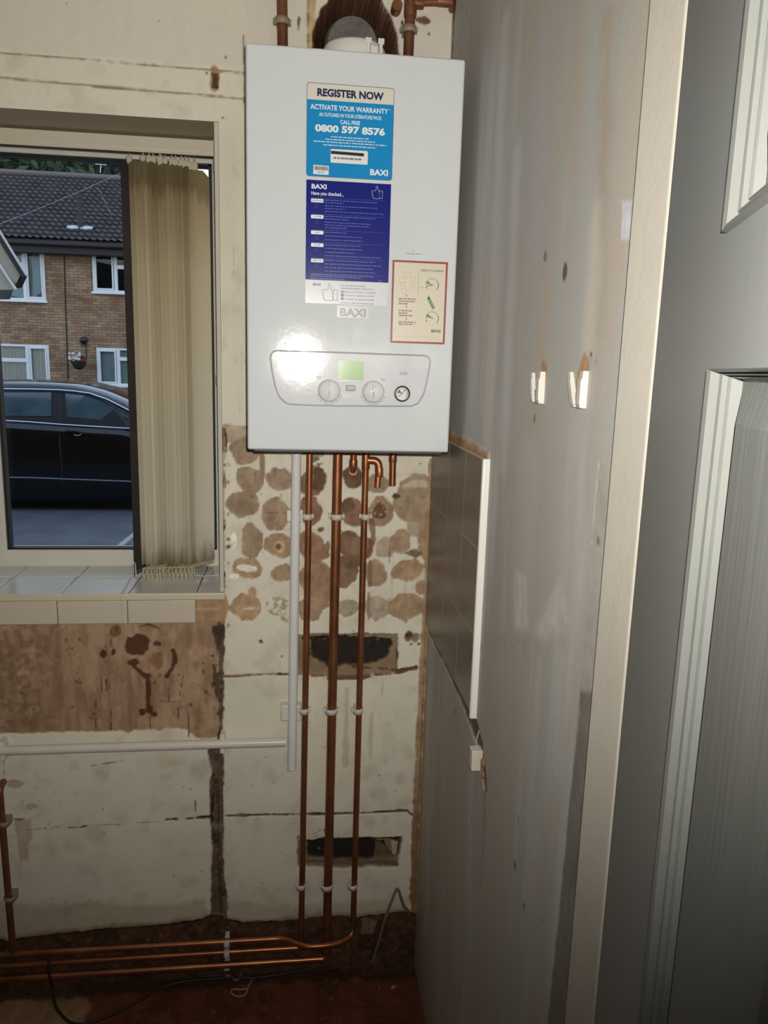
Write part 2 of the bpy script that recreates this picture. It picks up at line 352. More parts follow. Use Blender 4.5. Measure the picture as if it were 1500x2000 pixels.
f.line([Zp(812, 640), Zp(808, 760)], .005, (130, 96, 66), amp=.004, alpha=.7); f.line([Zp(805, 800), Zp(805, 930)], .004, (150, 132, 112), amp=.004, alpha=.8)
spot(552, 468, 26, 22, (108, 78, 56), amp=.012); spot(555, 475, 8, 8, (60, 40, 28)); spot(590, 545, 12, 30, (150, 120, 92), amp=.012)
for i in range(26):
    spot(random.uniform(60, 1100), random.uniform(80, 950), random.uniform(2, 6), random.uniform(2, 6), (120, 92, 66), amp=.003)
for q in ((510, 110), (545, 125), (570, 120), (530, 98), (320, 265), (350, 285), (370, 275)): spot(q[0], q[1], 12, 3, (120, 100, 80), amp=.006)
spot(70, 965, 14, 16, (150, 122, 92)); spot(235, 1057, 10, 10, (110, 66, 44), depth=.004); spot(1012, 1028, 15, 20, (140, 104, 76)); spot(1045, 1038, 13, 16, (150, 116, 88)); spot(1012, 1028, 6, 7, (80, 54, 38), depth=.006)
for q in ((348, 1130), (722, 996), (1025, 1066), (1068, 1066), (240, 900)): spot(q[0], q[1], 5, 4, (60, 44, 32))
# streaks over the lower boiler wall
for x0, y0, y1, wv in ((690, 1300, 1700, .006), (820, 1430, 1660, .004), (880, 1250, 1330, .002), (610, 1290, 1600, .003), (1000, 560, 900, .002), (930, 600, 900, .0015)):
    f.line([Zp(x0, y0), Zp(x0-8, y1)], wv, (176, 156, 124), amp=.006, e=.004, alpha=.45)
# ---- brown bare plaster beneath the sill
br = [W_(-70, 1160), W_(436, 1160), W_(437, 1215), W_(430, 1440), W_(395, 1444), W_(378, 1438), W_(360, 1424), W_(322, 1424), W_(312, 1428), W_(298, 1425), W_(262, 1426), W_(252, 1433), W_(238, 1428), W_(120, 1430), W_(-70, 1436)]
f.poly(br, (180, 148, 118), amp=.003, depth=.002, var=.3)
sl = f.win(br, .0); inside = step(sd_poly(br, f.X[sl], f.Z[sl])+.002, .002)
strk = fbm(f.X[sl]*6, f.Z[sl], 14, 40, 4)
f.paint(sl, inside*np.clip(strk*3+.35, 0, 1), (138, 106, 78), .65)
f.paint(sl, inside*np.clip(f.n1[sl]*4+.2, 0, 1), (196, 166, 136), .5)
f.paint(sl, inside*np.clip((W_(120, 1300)[0]-f.X[sl])/.12+.45+f.n1[sl]*2, 0, 1)*np.clip(f.n2[sl]*3+.6, 0, 1), (122, 90, 62), .65)
f.poly([W_(384, 1170), W_(436, 1170), W_(434, 1212), W_(384, 1212)], (186, 150, 114), amp=.006, alpha=.7)
f.line([W_(384, 1190), W_(425, 1190)], .002, (210, 180, 140), alpha=.6)
def Zq(x, y): return W_(x*.3, 1150+y*.3)
ST = (92, 58, 38)
f.poly([Zq(*q) for q in ((810, 370), (830, 320), (890, 290), (960, 300), (985, 340), (975, 400), (930, 440), (860, 440), (815, 420))], ST, amp=.006)
f.line([Zq(865, 470), Zq(870, 505), Zq(930, 560), Zq(960, 580), Zq(965, 640), Zq(962, 760)], .0042, ST, amp=.004)
f.ell(Zq(868, 480), .013, .010, ST); f.ell(Zq(955, 565), .010, .009, ST)
f.line([Zq(1125, 400), Zq(1140, 450), Zq(1120, 520), Zq(1085, 570)], .004, ST, amp=.004); f.ell(Zq(1135, 460), .006, .012, ST)
f.ell(Zq(1015, 358), .010, .007, ST); f.ell(Zq(738, 410), .006, .008, ST); f.ell(Zq(672, 425), .007, .009, ST); f.ell(Zq(750, 275), .014, .012, (128, 86, 54), alpha=.8)
f.ell(Zq(1020, 470), .016, .022, (142, 104, 62), alpha=.8); f.ell(Zq(970, 795), .008, .006, ST); f.ell(Zq(1010, 820), .008, .007, ST); f.ell(Zq(925, 805), .006, .008, ST)
for x, y0, y1 in ((718, 280, 380), (688, 380, 480), (660, 590, 700), (690, 590, 680), (710, 600, 680), (620, 690, 900), (718, 730, 920), (1095, 620, 740), (430, 330, 400), (620, 800, 920), (1225, 830, 960), (975, 830, 920)):
    f.line([Zq(x, y0), Zq(x+4, y1)], .0022, (108, 66, 38), amp=.003, dash=.35)
f.line([Zq(1182, 535), Zq(1185, 600), Zq(1160, 780), Zq(1155, 910)], .0007, (74, 48, 34), amp=.001); f.line([Zq(1190, 570), Zq(1290, 630), Zq(1370, 700)], .0007, (84, 54, 36), amp=.001)
f.line([Zq(990, 730), Zq(1140, 740)], .0025, (112, 72, 44), dash=.5); f.line([Zq(1130, 800), Zq(1140, 830), Zq(1170, 830)], .0012, (96, 60, 40)); f.line([Zq(1220, 830), Zq(1230, 810), Zq(1310, 810)], .0012, (96, 60, 40), dash=.4)
f.line([Zq(900, 250), Zq(970, 232), Zq(1040, 262)], .0009, (92, 58, 36)); f.ell(Zq(1310, 645), .006, .005, (110, 68, 46), dash=0) if False else None
for i in range(40): f.ell(Zq(random.uniform(20, 1380), random.uniform(250, 900)), random.uniform(.001, .003), random.uniform(.001, .004), (104, 66, 40), amp=.002, alpha=.8)
# painted blocks: joints
f.poly([W_(424, 1215), W_(438, 1213), W_(437, 1320), W_(436, 1440), W_(437, 1600), W_(438, 1700), W_(446, 1800), W_(410, 1800), W_(414, 1620), W_(408, 1600), W_(412, 1500), W_(408, 1475), W_(404, 1466), W_(428, 1455)], (104, 86, 68), amp=.004, depth=.005)
f.poly([W_(414, 1222), W_(436, 1222), W_(434, 1245), W_(424, 1300), W_(420, 1240)], (74, 58, 46), amp=.010, alpha=.9)
f.line([W_(418, 1300), W_(430, 1380), W_(428, 1440)], .004, (92, 74, 58), amp=.006)
f.line([W_(416, 1515), W_(414, 1590), W_(416, 1640)], .005, (52, 42, 34), amp=.007, dash=.35, depth=.006); f.line([W_(424, 1530), W_(428, 1700), W_(432, 1800)], .005, (78, 62, 48), amp=.006, dash=.35)
for i in range(60):
    yy = random.uniform(1230, 1800); f.ell(W_(424+(yy-1230)*.012+random.uniform(-10, 8), yy), random.uniform(.002, .006), random.uniform(.002, .006), random.choice(((60, 48, 38), (140, 118, 92), (84, 64, 46))), amp=.004, alpha=.8)
f.line([W_(436, 1322), W_(540, 1316), W_(590, 1318), W_(640, 1322), W_(760, 1318), W_(800, 1308)], .0032, (140, 106, 78), amp=.005, depth=.002)
f.line([W_(520, 1318), W_(560, 1316)], .003, (104, 70, 48), amp=.006); f.line([W_(640, 1325), W_(720, 1322), W_(812, 1304)], .005, (110, 82, 60), amp=.006)
f.line([W_(440, 1594), W_(520, 1592), W_(640, 1590), W_(720, 1588), W_(795, 1583), W_(804, 1592)], .0028, (80, 62, 46), amp=.003, depth=.003)
f.line([W_(700, 1588), W_(796, 1584)], .0022, (48, 36, 28), amp=.003, depth=.003)
f.line([W_(52, 1622), W_(110, 1616), W_(165, 1614), W_(225, 1611)], .0016, (70, 56, 44), amp=.004, dash=.52, depth=.002); f.line([W_(135, 1616), W_(170, 1614)], .0028, (40, 32, 26), amp=.004, dash=.4)
f.line([W_(325, 1602), W_(370, 1600), W_(412, 1594)], .003, (52, 42, 34), amp=.005, depth=.004, dash=.3); f.line([W_(225, 1611), W_(325, 1603)], .0008, (130, 116, 92), amp=.001, dash=.3); f.line([W_(385, 1598), W_(412, 1596)], .006, (48, 38, 30), amp=.006, depth=.004)
f.line([W_(25, 1600), W_(65, 1600)], .0012, (120, 86, 54)); f.poly([W_(30, 1600), W_(62, 1600), W_(58, 1680), W_(36, 1690)], (170, 140, 100), amp=.010, alpha=.5); f.ell(W_(30, 1530), .022, .010, (170, 132, 80), amp=.012, alpha=.6); f.ell(W_(60, 1575), .02, .012, (178, 146, 104), amp=.014, alpha=.6)
f.line([W_(6, 1480), W_(8, 1512)], .0012, (70, 56, 44)); f.line([W_(150, 1490), W_(138, 1508)], .001, (140, 128, 106)); f.line([W_(180, 1495), W_(240, 1486)], .0005, (140, 126, 104)); f.line([W_(382, 1565), W_(382, 1590)], .0006, (100, 84, 66))
for i in range(46):
    c_ = W_(random.uniform(0, 800), random.uniform(1480, 1790)); f.ell(c_, random.uniform(.008, .03), random.uniform(.006, .022), random.choice(((196, 184, 156), (188, 170, 138), (206, 198, 178), (180, 172, 152))), amp=.02, e=.016, alpha=random.uniform(.18, .42))
for i in range(60):
    f.ell(W_(random.uniform(0, 800), random.uniform(1340, 1790)), random.uniform(.0008, .002), random.uniform(.0008, .003), random.choice(((120, 104, 84), (90, 74, 58), (150, 132, 106))), amp=.001, fine=.001, alpha=.8)
f.poly([W_(-60, 1770), W_(120, 1760), W_(300, 1765), W_(400, 1760), W_(420, 1830), W_(-60, 1850)], (176, 158, 124), amp=.02, e=.012, alpha=.5); f.poly([W_(440, 1765), W_(600, 1768), W_(800, 1755), W_(806, 1800), W_(440, 1810)], (180, 162, 130), amp=.02, e=.012, alpha=.45)
# recesses cut for pipe brackets; deep holes' shade painted dark over shallow cuts
r1 = [W_(582, 1241), W_(640, 1239), W_(776, 1239), W_(776, 1300), W_(772, 1318), W_(640, 1322), W_(583, 1318)]
f.poly(r1, (150, 126, 100), amp=.003, depth=.012)
f.poly([W_(606, 1252), W_(660, 1246), W_(764, 1252), W_(766, 1264), W_(758, 1288), W_(736, 1300), W_(660, 1306), W_(612, 1290)], (44, 36, 30), amp=.008, depth=.02)
f.line([W_(590, 1250), W_(640, 1246)], .003, (50, 38, 28), amp=.003); f.line([W_(690, 1305), W_(770, 1312)], .004, (110, 74, 50), amp=.008); f.line([W_(776, 1270), W_(776, 1305)], .0008, (90, 70, 52))
for i in range(30): f.ell(W_(random.uniform(600, 770), random.uniform(1242, 1310)), .003, .003, random.choice(((40, 32, 26), (120, 96, 74), (84, 64, 48))), amp=.006, alpha=.7)
r2 = [W_(582, 1642), W_(640, 1637), W_(785, 1636), W_(784, 1650), W_(776, 1694), W_(640, 1696), W_(580, 1694)]
f.poly(r2, (138, 118, 96), amp=.003, depth=.006)
f.poly([W_(596, 1640), W_(700, 1637), W_(752, 1645), W_(770, 1676), W_(700, 1684), W_(600, 1680)], (38, 32, 27), amp=.010, depth=.016)
f.line([W_(700, 1640), W_(780, 1637)], .003, (44, 34, 26), amp=.005); f.poly([W_(764, 1644), W_(778, 1646), W_(774, 1672), W_(766, 1670)], (196, 180, 150), amp=.003, depth=.002); f.line([W_(764, 1640), W_(780, 1644), W_(775, 1676), W_(766, 1672)], .0018, (52, 40, 30), amp=.003)
f.poly([W_(735, 1648), W_(760, 1655), W_(768, 1678), W_(730, 1690)], (120, 100, 78), amp=.010, alpha=.8)
f.line([W_(600, 1684), W_(775, 1688)], .005, (112, 92, 72), amp=.007, alpha=.8); f.ell(W_(622, 1664), .006, .003, (190, 180, 160))
for i in range(14): f.ell(W_(random.uniform(580, 640), random.uniform(1620, 1640)), .0035, .003, (90, 74, 58), amp=.004, alpha=.6)
# bare corner strip, skirting zone where the board was taken off
f.poly([W_(838, 895), W_(850, 895), W_(842, 1215), W_(834, 1290), W_(826, 1450), W_(818, 1800), W_(800, 1800), W_(806, 1600), W_(812, 1450), W_(819, 1300), W_(824, 1215), W_(832, 1000)], (174, 144, 110), amp=.003, depth=-.003)
f.line([W_(832, 1215), W_(818, 1560), W_(808, 1790)], .0012, (124, 94, 58), amp=.002)
f.poly([W_(806, 1560), W_(820, 1560), W_(812, 1796), W_(800, 1796)], (140, 104, 66), amp=.004, alpha=.7)
sk = [W_(-80, 1842), W_(30, 1836), W_(110, 1826), W_(200, 1816), W_(300, 1810), W_(380, 1800), W_(412, 1790), W_(440, 1794), W_(475, 1804), W_(540, 1800), W_(590, 1796), W_(640, 1790), W_(700, 1792), W_(760, 1784), W_(826, 1780), W_(826, 2060), W_(-80, 2060)]
f.poly([(a, b+.012) for a, b in sk], (150, 124, 92), amp=.007, alpha=.65, e=.006)
f.poly(sk, (96, 66, 46), amp=.006, depth=.004)
f.line(sk[:9]+[sk[9]], .005, (58, 42, 32), amp=.009, dash=.3); f.line([W_(700, 1792), W_(826, 1782)], .003, (64, 46, 34), amp=.006, dash=.4)
sl = f.win(sk, 0); ins = step(sd_poly(sk, f.X[sl], f.Z[sl])+.006, .003)
f.paint(sl, ins*np.clip(f.n1[sl]*4+.3, 0, 1), (60, 42, 32), .8); f.paint(sl, ins*np.clip(f.n2[sl]*4-.2, 0, 1), (136, 104, 78), .6)
f.poly([W_(708, 1796), W_(738, 1800), W_(730, 1826), W_(706, 1826)], (150, 124, 100), amp=.006, alpha=.8)
# ragged window jamb
for y0, y1 in ((838, 880), (922, 952), (1020, 1048), (1118, 1150)):
    f.line([W_(438, y0), W_(437, (y0+y1)/2), W_(438, y1)], .0024, (46, 32, 22), amp=.005, depth=.02)
f.poly([W_(428, 834), W_(438, 832), W_(440, 1165), W_(430, 1165)], (180, 158, 130), amp=.002, alpha=.7)
for i in range(40):
    f.ell(W_(439+random.uniform(-6, 8), random.uniform(840, 1200)), random.uniform(.001, .004), random.uniform(.002, .006), random.choice(((120, 94, 70), (206, 190, 164), (88, 66, 48))), amp=.004, alpha=.8)
f.line([W_(440, 1165), W_(436, 1215)], .006, (186, 150, 108), amp=.006)
# mesh
P = np.stack([X, f.H, Z], -1); cxm = (xs[:-1]+xs[1:])/2; czm = (zs[:-1]+zs[1:])/2
CX, CZ = np.meshgrid(cxm, czm); keep = ~((CX > WX0) & (CX < WX1) & (CZ > WZ0) & (CZ < WZ1))
# the flue hole and the brackets keep their bottoms; cut nothing else
v, q, c = grid_mesh('wall_back', P, f.C, keep, None)
REV = (196, 182, 156)
ev, eq, ec = [], [], []
def addq(pts, col):
    o = len(ev); ev.extend(pts); eq.append((o, o+1, o+2, o+3)); ec.extend([lin(col)[:3]]*4)
addq([(WX0, 0, WZ1), (WX1, 0, WZ1), (WX1, WT, WZ1), (WX0, WT, WZ1)], (176, 164, 140))
addq([(WX1, 0, WZ0), (WX1, 0, WZ1), (WX1, WT, WZ1), (WX1, WT, WZ0)], REV)
addq([(WX0, 0, WZ0), (WX0, WT, WZ0), (WX0, WT, WZ1), (WX0, 0, WZ1)], REV)
addq([(WX0, 0, WZ0), (WX1, 0, WZ0), (WX1, WT, WZ0), (WX0, WT, WZ0)], REV)
OUT = (84, 62, 50)
for a, b, c0, d0 in ((XL-.1, WX0, -.12, 2.6), (WX1, R+.1, -.12, 2.6), (WX0, WX1, -.12, WZ0), (WX0, WX1, WZ1, 2.6)):
    addq([(a, WT, c0), (b, WT, c0), (b, WT, d0), (a, WT, d0)], OUT)
addq([(XL-.1, .001, HC), (R+.1, .001, HC), (R+.1, WT, HC+.18), (XL-.1, WT, HC+.18)], OUT)
put('wall_outer_unseen', M().box((-12, WT, -.12), (WX0, WT+.1, 5.4)).box((WX1, WT, -.12), (9, WT+.1, 5.4)).box((WX0, WT, WZ1), (WX1, WT+.1, 5.4)).box((WX0, WT, -.12), (WX1, WT+.1, WZ0-.01)), mat('outer_brick', (96, 66, 50), .9, var=.2, scale=6), kind='structure')  # unseen facade, added to keep low sky out of the car's reflections
wall_back = np_object('wall_back', v, q, c, attr_mat('painted_plaster_wall', .8, bump=.16, bscale=180, fine=.09), (ev, eq, ec))

# ---- wall_right (grey painted), with a doorway nearer the camera
DY0, DY1, DH = -1.098, -2.06, 2.0
ys = axis([(DY0, 0, .003)]); zs2 = axis([(0, HC, .004)]); Yg, Zg = np.meshgrid(ys, zs2)
g = Field(Yg, Zg, (182, 181, 174)); A_ = on_right
st = fbm(Yg*5, Zg*.6, 7, 60, 5); st2 = fbm(Yg*4, Zg*.45, 5, 90, 4)
g.paint((slice(None), slice(None)), np.clip(st*3+.15, 0, 1), (187, 175, 161), .6)
g.paint((slice(None), slice(None)), np.clip(st2*3-.15, 0, 1), (224, 219, 215), .5)
g.paint((slice(None), slice(None)), np.clip(-st2*3-.1, 0, 1), (194, 175, 152), .5)
for x, y0, y1, wd, c_ in ((940, 120, 800, .03, (191, 182, 187)), (985, 60, 860, .025, (215, 208, 201)), (1010, 300, 900, .02, (212, 210, 208)), (1190, 40, 640, .018, (170, 150, 124)), (1165, 420, 660, .016, (215, 208, 196)), (1130, 20, 330, .02, (187, 173, 156)), (1060, 60, 520, .03, (187, 182, 182)), (905, 250, 860, .02, (196, 182, 161)), (1030, 920, 1160, .05, (194, 191, 187)), (1110, 1000, 1180, .04, (187, 184, 180))):
    g.line([A_(x, y0), A_(x-(y1-y0)*.045, y1)], wd, c_, amp=.012, e=.02, alpha=.6)
g.poly([A_(1006, 1110), A_(1030, 1120), A_(1030, 1230), A_(1004, 1240)], (222, 212, 201), amp=.01, alpha=.6, e=.01); g.poly([A_(1095, 1130), A_(1112, 1210), A_(1060, 1260), A_(1040, 1230)], (217, 210, 201), amp=.012, alpha=.5, e=.01)
g.poly([A_(940, 1240), A_(1110, 1250), A_(1105, 1290), A_(935, 1275)], (182, 173, 168), amp=.01, alpha=.5, e=.01)
# paint cut line and darker strip beside the door trim
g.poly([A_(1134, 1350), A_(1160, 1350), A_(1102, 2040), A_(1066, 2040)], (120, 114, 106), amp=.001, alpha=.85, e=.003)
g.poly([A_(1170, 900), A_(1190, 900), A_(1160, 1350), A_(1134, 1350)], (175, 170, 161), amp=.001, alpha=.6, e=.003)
g.line([A_(1170, 900), A_(1155, 1060)], .0008, (222, 210, 187)); 
g.poly([A_(1214, 390), A_(1250, 392), A_(1244, 470), A_(1212, 470)], (217, 219, 226), amp=.004, alpha=.7)
g.ell(A_(1103, 531), .008, .011, (96, 86, 74), amp=.003); g.ell(A_(1154, 694), .003, .003, (80, 66, 50), amp=.001); g.ell(A_(1044, 816), .004, .008, (104, 94, 78), amp=.004); g.ell(A_(1165, 702), .002, .002, (130, 100, 84))
g.ell(A_(1062, 722), .014, .012, (184, 138, 102), amp=.004); g.ell(A_(1054, 746), .011, .014, (180, 146, 112), amp=.003); g.ell(A_(1141, 716), .015, .013, (188, 142, 106), amp=.004); g.ell(A_(1131, 745), .012, .014, (184, 150, 116), amp=.003)
for q in ((1168, 1060), (1060, 1800), (1024, 1770), (922, 1600), (1005, 1690), (1012, 1600), (905, 1450), (890, 1390), (1065, 500)): g.ell(A_(*q), .004, .006, (120, 104, 88), amp=.004, alpha=.8)
g.ell(A_(943, 1730), .002, .012, (229, 212, 189)); g.ell(A_(1066, 1806), .004, .006, (190, 150, 124), alpha=.7)
# old plaster band under the tile panel and above it
bb = [(y_, z_) for y_, z_ in ((.01, .963), (-.2, .958), (-.475, .952), (-.515, .948), (-.56, .93), (-.60, .875), (-.585, .862), (-.55, .892), (-.505, .912), (-.40, .927), (-.2, .935), (.01, .937))]
g.poly(bb, (116, 92, 70), amp=.004, depth=.004); g.line([(-.57, .905), (-.60, .87)], .006, (150, 118, 84), amp=.008); g.line([(-.515, .945), (-.555, .915)], .006, (96, 74, 56), amp=.006)
g.line([(-.59, .86), (-.60, .80), (-.60, .70)], .006, (140, 130, 118), amp=.008, e=.006, alpha=.5)
g.poly([(.0, 1.412), (-.1, 1.415), (-.502, 1.418), (-.505, 1.428), (-.4, 1.434), (-.25, 1.434), (-.05, 1.444), (.0, 1.444)], (186, 146, 108), amp=.003, depth=-.004)
g.poly([(.0, 2.5), (-.02, 2.2), (-.03, 2.26), (-.05, 2.4), (-.05, 2.5)], (96, 76, 58), amp=.012)
g.mottle((120, 100, 84), g.n3+(1.0-Zg)*.25-.25, .05, .3, .45)
P2 = np.stack([np.full(Yg.shape, R)+g.H, Yg, Zg], -1)
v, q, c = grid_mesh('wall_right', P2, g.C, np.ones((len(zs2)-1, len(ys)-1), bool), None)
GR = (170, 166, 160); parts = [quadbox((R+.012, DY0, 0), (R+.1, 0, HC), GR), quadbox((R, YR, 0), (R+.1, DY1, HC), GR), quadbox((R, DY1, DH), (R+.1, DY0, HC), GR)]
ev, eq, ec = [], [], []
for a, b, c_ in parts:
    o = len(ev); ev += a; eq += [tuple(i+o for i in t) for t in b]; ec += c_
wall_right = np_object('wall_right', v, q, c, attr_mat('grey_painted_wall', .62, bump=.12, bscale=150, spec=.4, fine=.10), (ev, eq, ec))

put('wall_left', M().box((XL-.1, YR, 0), (XL, 0, HC), None), mat('cream_wall', (196, 186, 168), .85, var=.1, scale=4), kind='structure')
put('wall_rear', M().box((XL-.1, YR-.1, 0), (R+1.3, YR, HC), None), mat('cream_wall', (196, 186, 168)), kind='structure')
put('ceiling', M().box((XL-.1, YR-.1, HC), (R+1.3, 0, HC+.1), None), mat('ceiling_white', (196, 190, 180), .9), kind='structure')
put('wall_hall_unseen', M().box((R+1.2, YR, 0), (R+1.3, -.4, HC)).box((R+.1, -.45, 0), (R+1.2, -.4, HC)), mat('cream_wall', (196, 186, 168)), kind='structure')  # unseen hall, added to stop sky light leaking past the door
# floor: dark red-brown boards with dust and a pale cement patch
fx = axis([(XL, -.8, .1), (-.8, R, .004), (R, R+1.3, .1)]); fy = axis([(YR, -.45, .1), (-.45, 0, .004), (0, WT, .1)]); FX, FY = np.meshgrid(fx, fy)
h = Field(FX, FY, (120, 70, 50))
h.mottle((88, 52, 38), h.n3, -.02, .2, .8); h.mottle((140, 88, 62), h.n1, .08, .2, .5); h.mottle((140, 118, 96), h.n2, .22, .1, .5)
def fl(px, py): 
    d = ray(px, py); Pp = CAM + (0-CAM[2])/d[2]*d; return (Pp[0], Pp[1])
h.poly([fl(-80, 1960), fl(60, 1925), fl(110, 1918), fl(150, 1930), fl(175, 1960), fl(160, 2010), fl(-80, 2040)], (176, 144, 112), amp=.02, e=.008, alpha=.8)
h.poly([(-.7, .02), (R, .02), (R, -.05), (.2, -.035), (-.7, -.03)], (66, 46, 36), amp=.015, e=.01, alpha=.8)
h.ell(fl(740, 1890), .10, .02, (96, 76, 60), amp=.02, alpha=.6, patch=.3); h.ell(fl(760, 1830), .05, .02, (110, 88, 68), amp=.02, alpha=.5)
for i in range(160):
    c_ = (random.uniform(-.6, .4), random.uniform(-.3, -.01)); h.ell(c_, random.uniform(.001, .0025), random.uniform(.001, .003), random.choice(((150, 134, 110), (120, 96, 72), (40, 26, 20))), amp=.002, fine=.001)
P3 = np.stack([FX, FY, np.zeros(FX.shape)+h.n2*.0015], -1)
v, q, c = grid_mesh('floor', P3, h.C, np.ones((len(fy)-1, len(fx)-1), bool), None)
np_object('floor', v, q, c, attr_mat('dark_red_floor', .75, spec=.2), quadbox((XL, YR, -.1), (R+1.3, WT, -.01), (70, 50, 40)))

# ---- window_1
WH = mat('white_upvc', (226, 222, 210), .35, var=.06, scale=20); GASK = mat('black_gasket', (26, 26, 28), .6)
win = bpy.data.objects.new('window_1', None); COL.objects.link(win); win.location = (WX0, .25, WZ0); win['kind'] = 'structure'; ORG[win.name] = Vector(win.location)
m = M(); Y0, Y1 = .25, .305
for a, b in (((WX0, WZ0), (WX1, 1.079)), ((WX0, 2.037), (WX1, WZ1)), ((-.117, 1.07), (WX1, 2.04)), ((WX0, 1.07), (WX0+.05, 2.04)), ((-.705, 1.07), (-.643, 2.04))):
    k_ = .0015*(b[1]-a[1] > b[0]-a[0]); m.rbox((a[0]+k_, Y0+k_, a[1]), (b[0]-k_, Y1-k_, b[1]), .004, 2)
put('frame', m, WH, win)
m = M()
for a, b in ((WX0+.05, -.705), (-.643, -.117)):
    for e in (((a, 1.079), (b, 1.083)), ((a, 2.0325), (b, 2.037)), ((a, 1.079), (a+.006, 2.037)), ((b-.006, 1.079), (b, 2.037))):
        m.box((e[0][0], Y0+.006, e[0][1]), (e[1][0], Y0+.03, e[1][1]))
put('gasket', m, GASK, win, label='black rubber gasket')
put('pane', M().box((-.64, .278, 1.08), (-.12, .284, 2.034)).box((WX0+.052, .278, 1.08), (-.706, .284, 2.034)), glass_mat('window_glass', (.93, .95, .95)), win)
# tiled sill
SILL = mat('white_glazed_tile', (228, 228, 224), .18, var=.05, scale=12, bump=.05, bscale=60)
GRT = mat('sill_grout', (120, 106, 88), .9)
m = M(); jx = [-1.40, -1.25, -1.0985, -.947, -.7955, -.644, -.4925, -.341, -.1895, -.085]
jx = []
x_ = on_wall(1062/6.52+220, 1160, 0)[0]
while x_ > WX0: jx.append(x_); x_ -= .152
jx = [WX0+.003]+sorted(jx)+[WX1-.002]
for a, b in zip(jx[:-1], jx[1:]): m.rbox((a+.0012, -.006, WZ0-.004), (b-.0012, .146, WZ0+.007), .002, 2).rbox((a+.0012, .149, WZ0-.004), (b-.0012, .25, WZ0+.007), .002, 2)
sill = put('window_sill', m, SILL, win)
put('grout', M().box((WX0+.001, -.004, WZ0-.003), (WX1-.001, .25, WZ0+.005)), GRT, sill)
put('sill_edge_trim', M().rbox((WX0, -.010, WZ0-.008), (WX1+.002, -.004, WZ0+.009), .003, 3), mat('cream_trim', (214, 202, 176), .4), win)
# white reveal bead on the right jamb
put('reveal_bead', M().box((WX1-.009, -.003, WZ0+.01), (WX1-.0005, .004, WZ1-.002)), mat('reveal_bead', (206, 198, 182), .6), win)

# ---- door trim and door
tr = M()
prof = [(DY0+.003, R+.012)]+[(DY0+.003+.008*(1-cos(t_)), R-.003-.0085*sin(t_)) for t_ in [pi/2*k_/10 for k_ in range(11)]]+[(DY0+.045, R-.0130), (DY0+.070, R-.0145), (DY0+.074, R-.0125), (DY0+.074, R+.002)]
tr.prism([(x, y, 0) for y, x in prof], [(x, y, DH+.07) for y, x in prof])
prof2 = [(DY1-.006, R+.01), (DY1-.006, R-.016), (DY1-.074, R-.0125), (DY1-.078, R+.002)]
tr.prism([(x, y, 0) for y, x in prof2], [(x, y, DH+.07) for y, x in prof2])
tr.box((R-.014, DY1-.07, DH), (R+.01, DY0+.07, DH+.07))
put('trim_1', tr, mat('glossy_cream_architrave', (192, 186, 173), .25, var=.06, scale=30, bump=.15, bscale=120), kind='structure')
put('trim_2', M().box((R-.002, DY0-.0, 0), (R+.1, DY0+.02, DH)).box((R-.002, DY1-.02, 0), (R+.1, DY1, DH)).box((R-.002, DY1, DH), (R+.1, DY0, DH+.02)), mat('door_lining', (150, 146, 136), .5), kind='structure')
# 18 degrees ajar, swung into the room; s runs from the hinge, n points at the camera side
ang = radians(18); DD = Vector((-sin(ang), -cos(ang), 0)); HG = Vector((.405, -1.08, 0))+DD*.022; NN = Vector((-cos(ang), sin(ang), 0))
def dp(s, z, o=0.): return HG + DD*s + NN*o + Vector((0, 0, z))
door = bpy.data.objects.new('door_1', None); COL.objects.link(door); door.location = HG; door['kind'] = 'structure'; ORG[door.name] = HG.copy()
DGREY = mat('grey_door_paint', (126, 128, 124), .5, var=.07, scale=14, bump=.05, bscale=60, stretch=(14, 14, .7))
PW, SW0, SW1, MUL = .226, .230, .230+.226, .10
cols_ = [(SW0, SW1), (SW1+MUL, SW1+MUL+PW)]; rows_ = [(1.641, 1.86), (.90, 1.567), (.20, .78)]
DEND = cols_[1][1]+.11
m = M()
ss = [0.0] + [v for c_ in cols_ for v in c_] + [DEND]; zz = [0.01] + [v for r_ in rows_[::-1] for v in r_] + [1.985]
for i in range(len(ss)-1):
    for j in range(len(zz)-1):
        hole = i % 2 == 1 and j % 2 == 1
        if not hole: m.add([dp(ss[i], zz[j]), dp(ss[i+1], zz[j]), dp(ss[i+1], zz[j+1]), dp(ss[i], zz[j+1])], [(0, 1, 2, 3)])
B = -.04
m.add([dp(0, .01), dp(DEND, .01), dp(DEND, 1.985), dp(0, 1.985), dp(0, .01, B), dp(DEND, .01, B), dp(DEND, 1.985, B), dp(0, 1.985, B)], [(0, 1, 5, 4), (1, 2, 6, 5), (2, 3, 7, 6), (3, 0, 4, 7), (4, 5, 6, 7)])
put('door_leaf', m, DGREY, door, recalc=False)
MOLD = mat('grey_moulding_paint', (106, 108, 104), .35, var=.05, scale=40, bump=.1, bscale=150)
FIELD = mat('grey_panel_grain', (108, 110, 106), .55, var=.12, scale=9, bump=.16, bscale=26, stretch=(7, 7, .35))
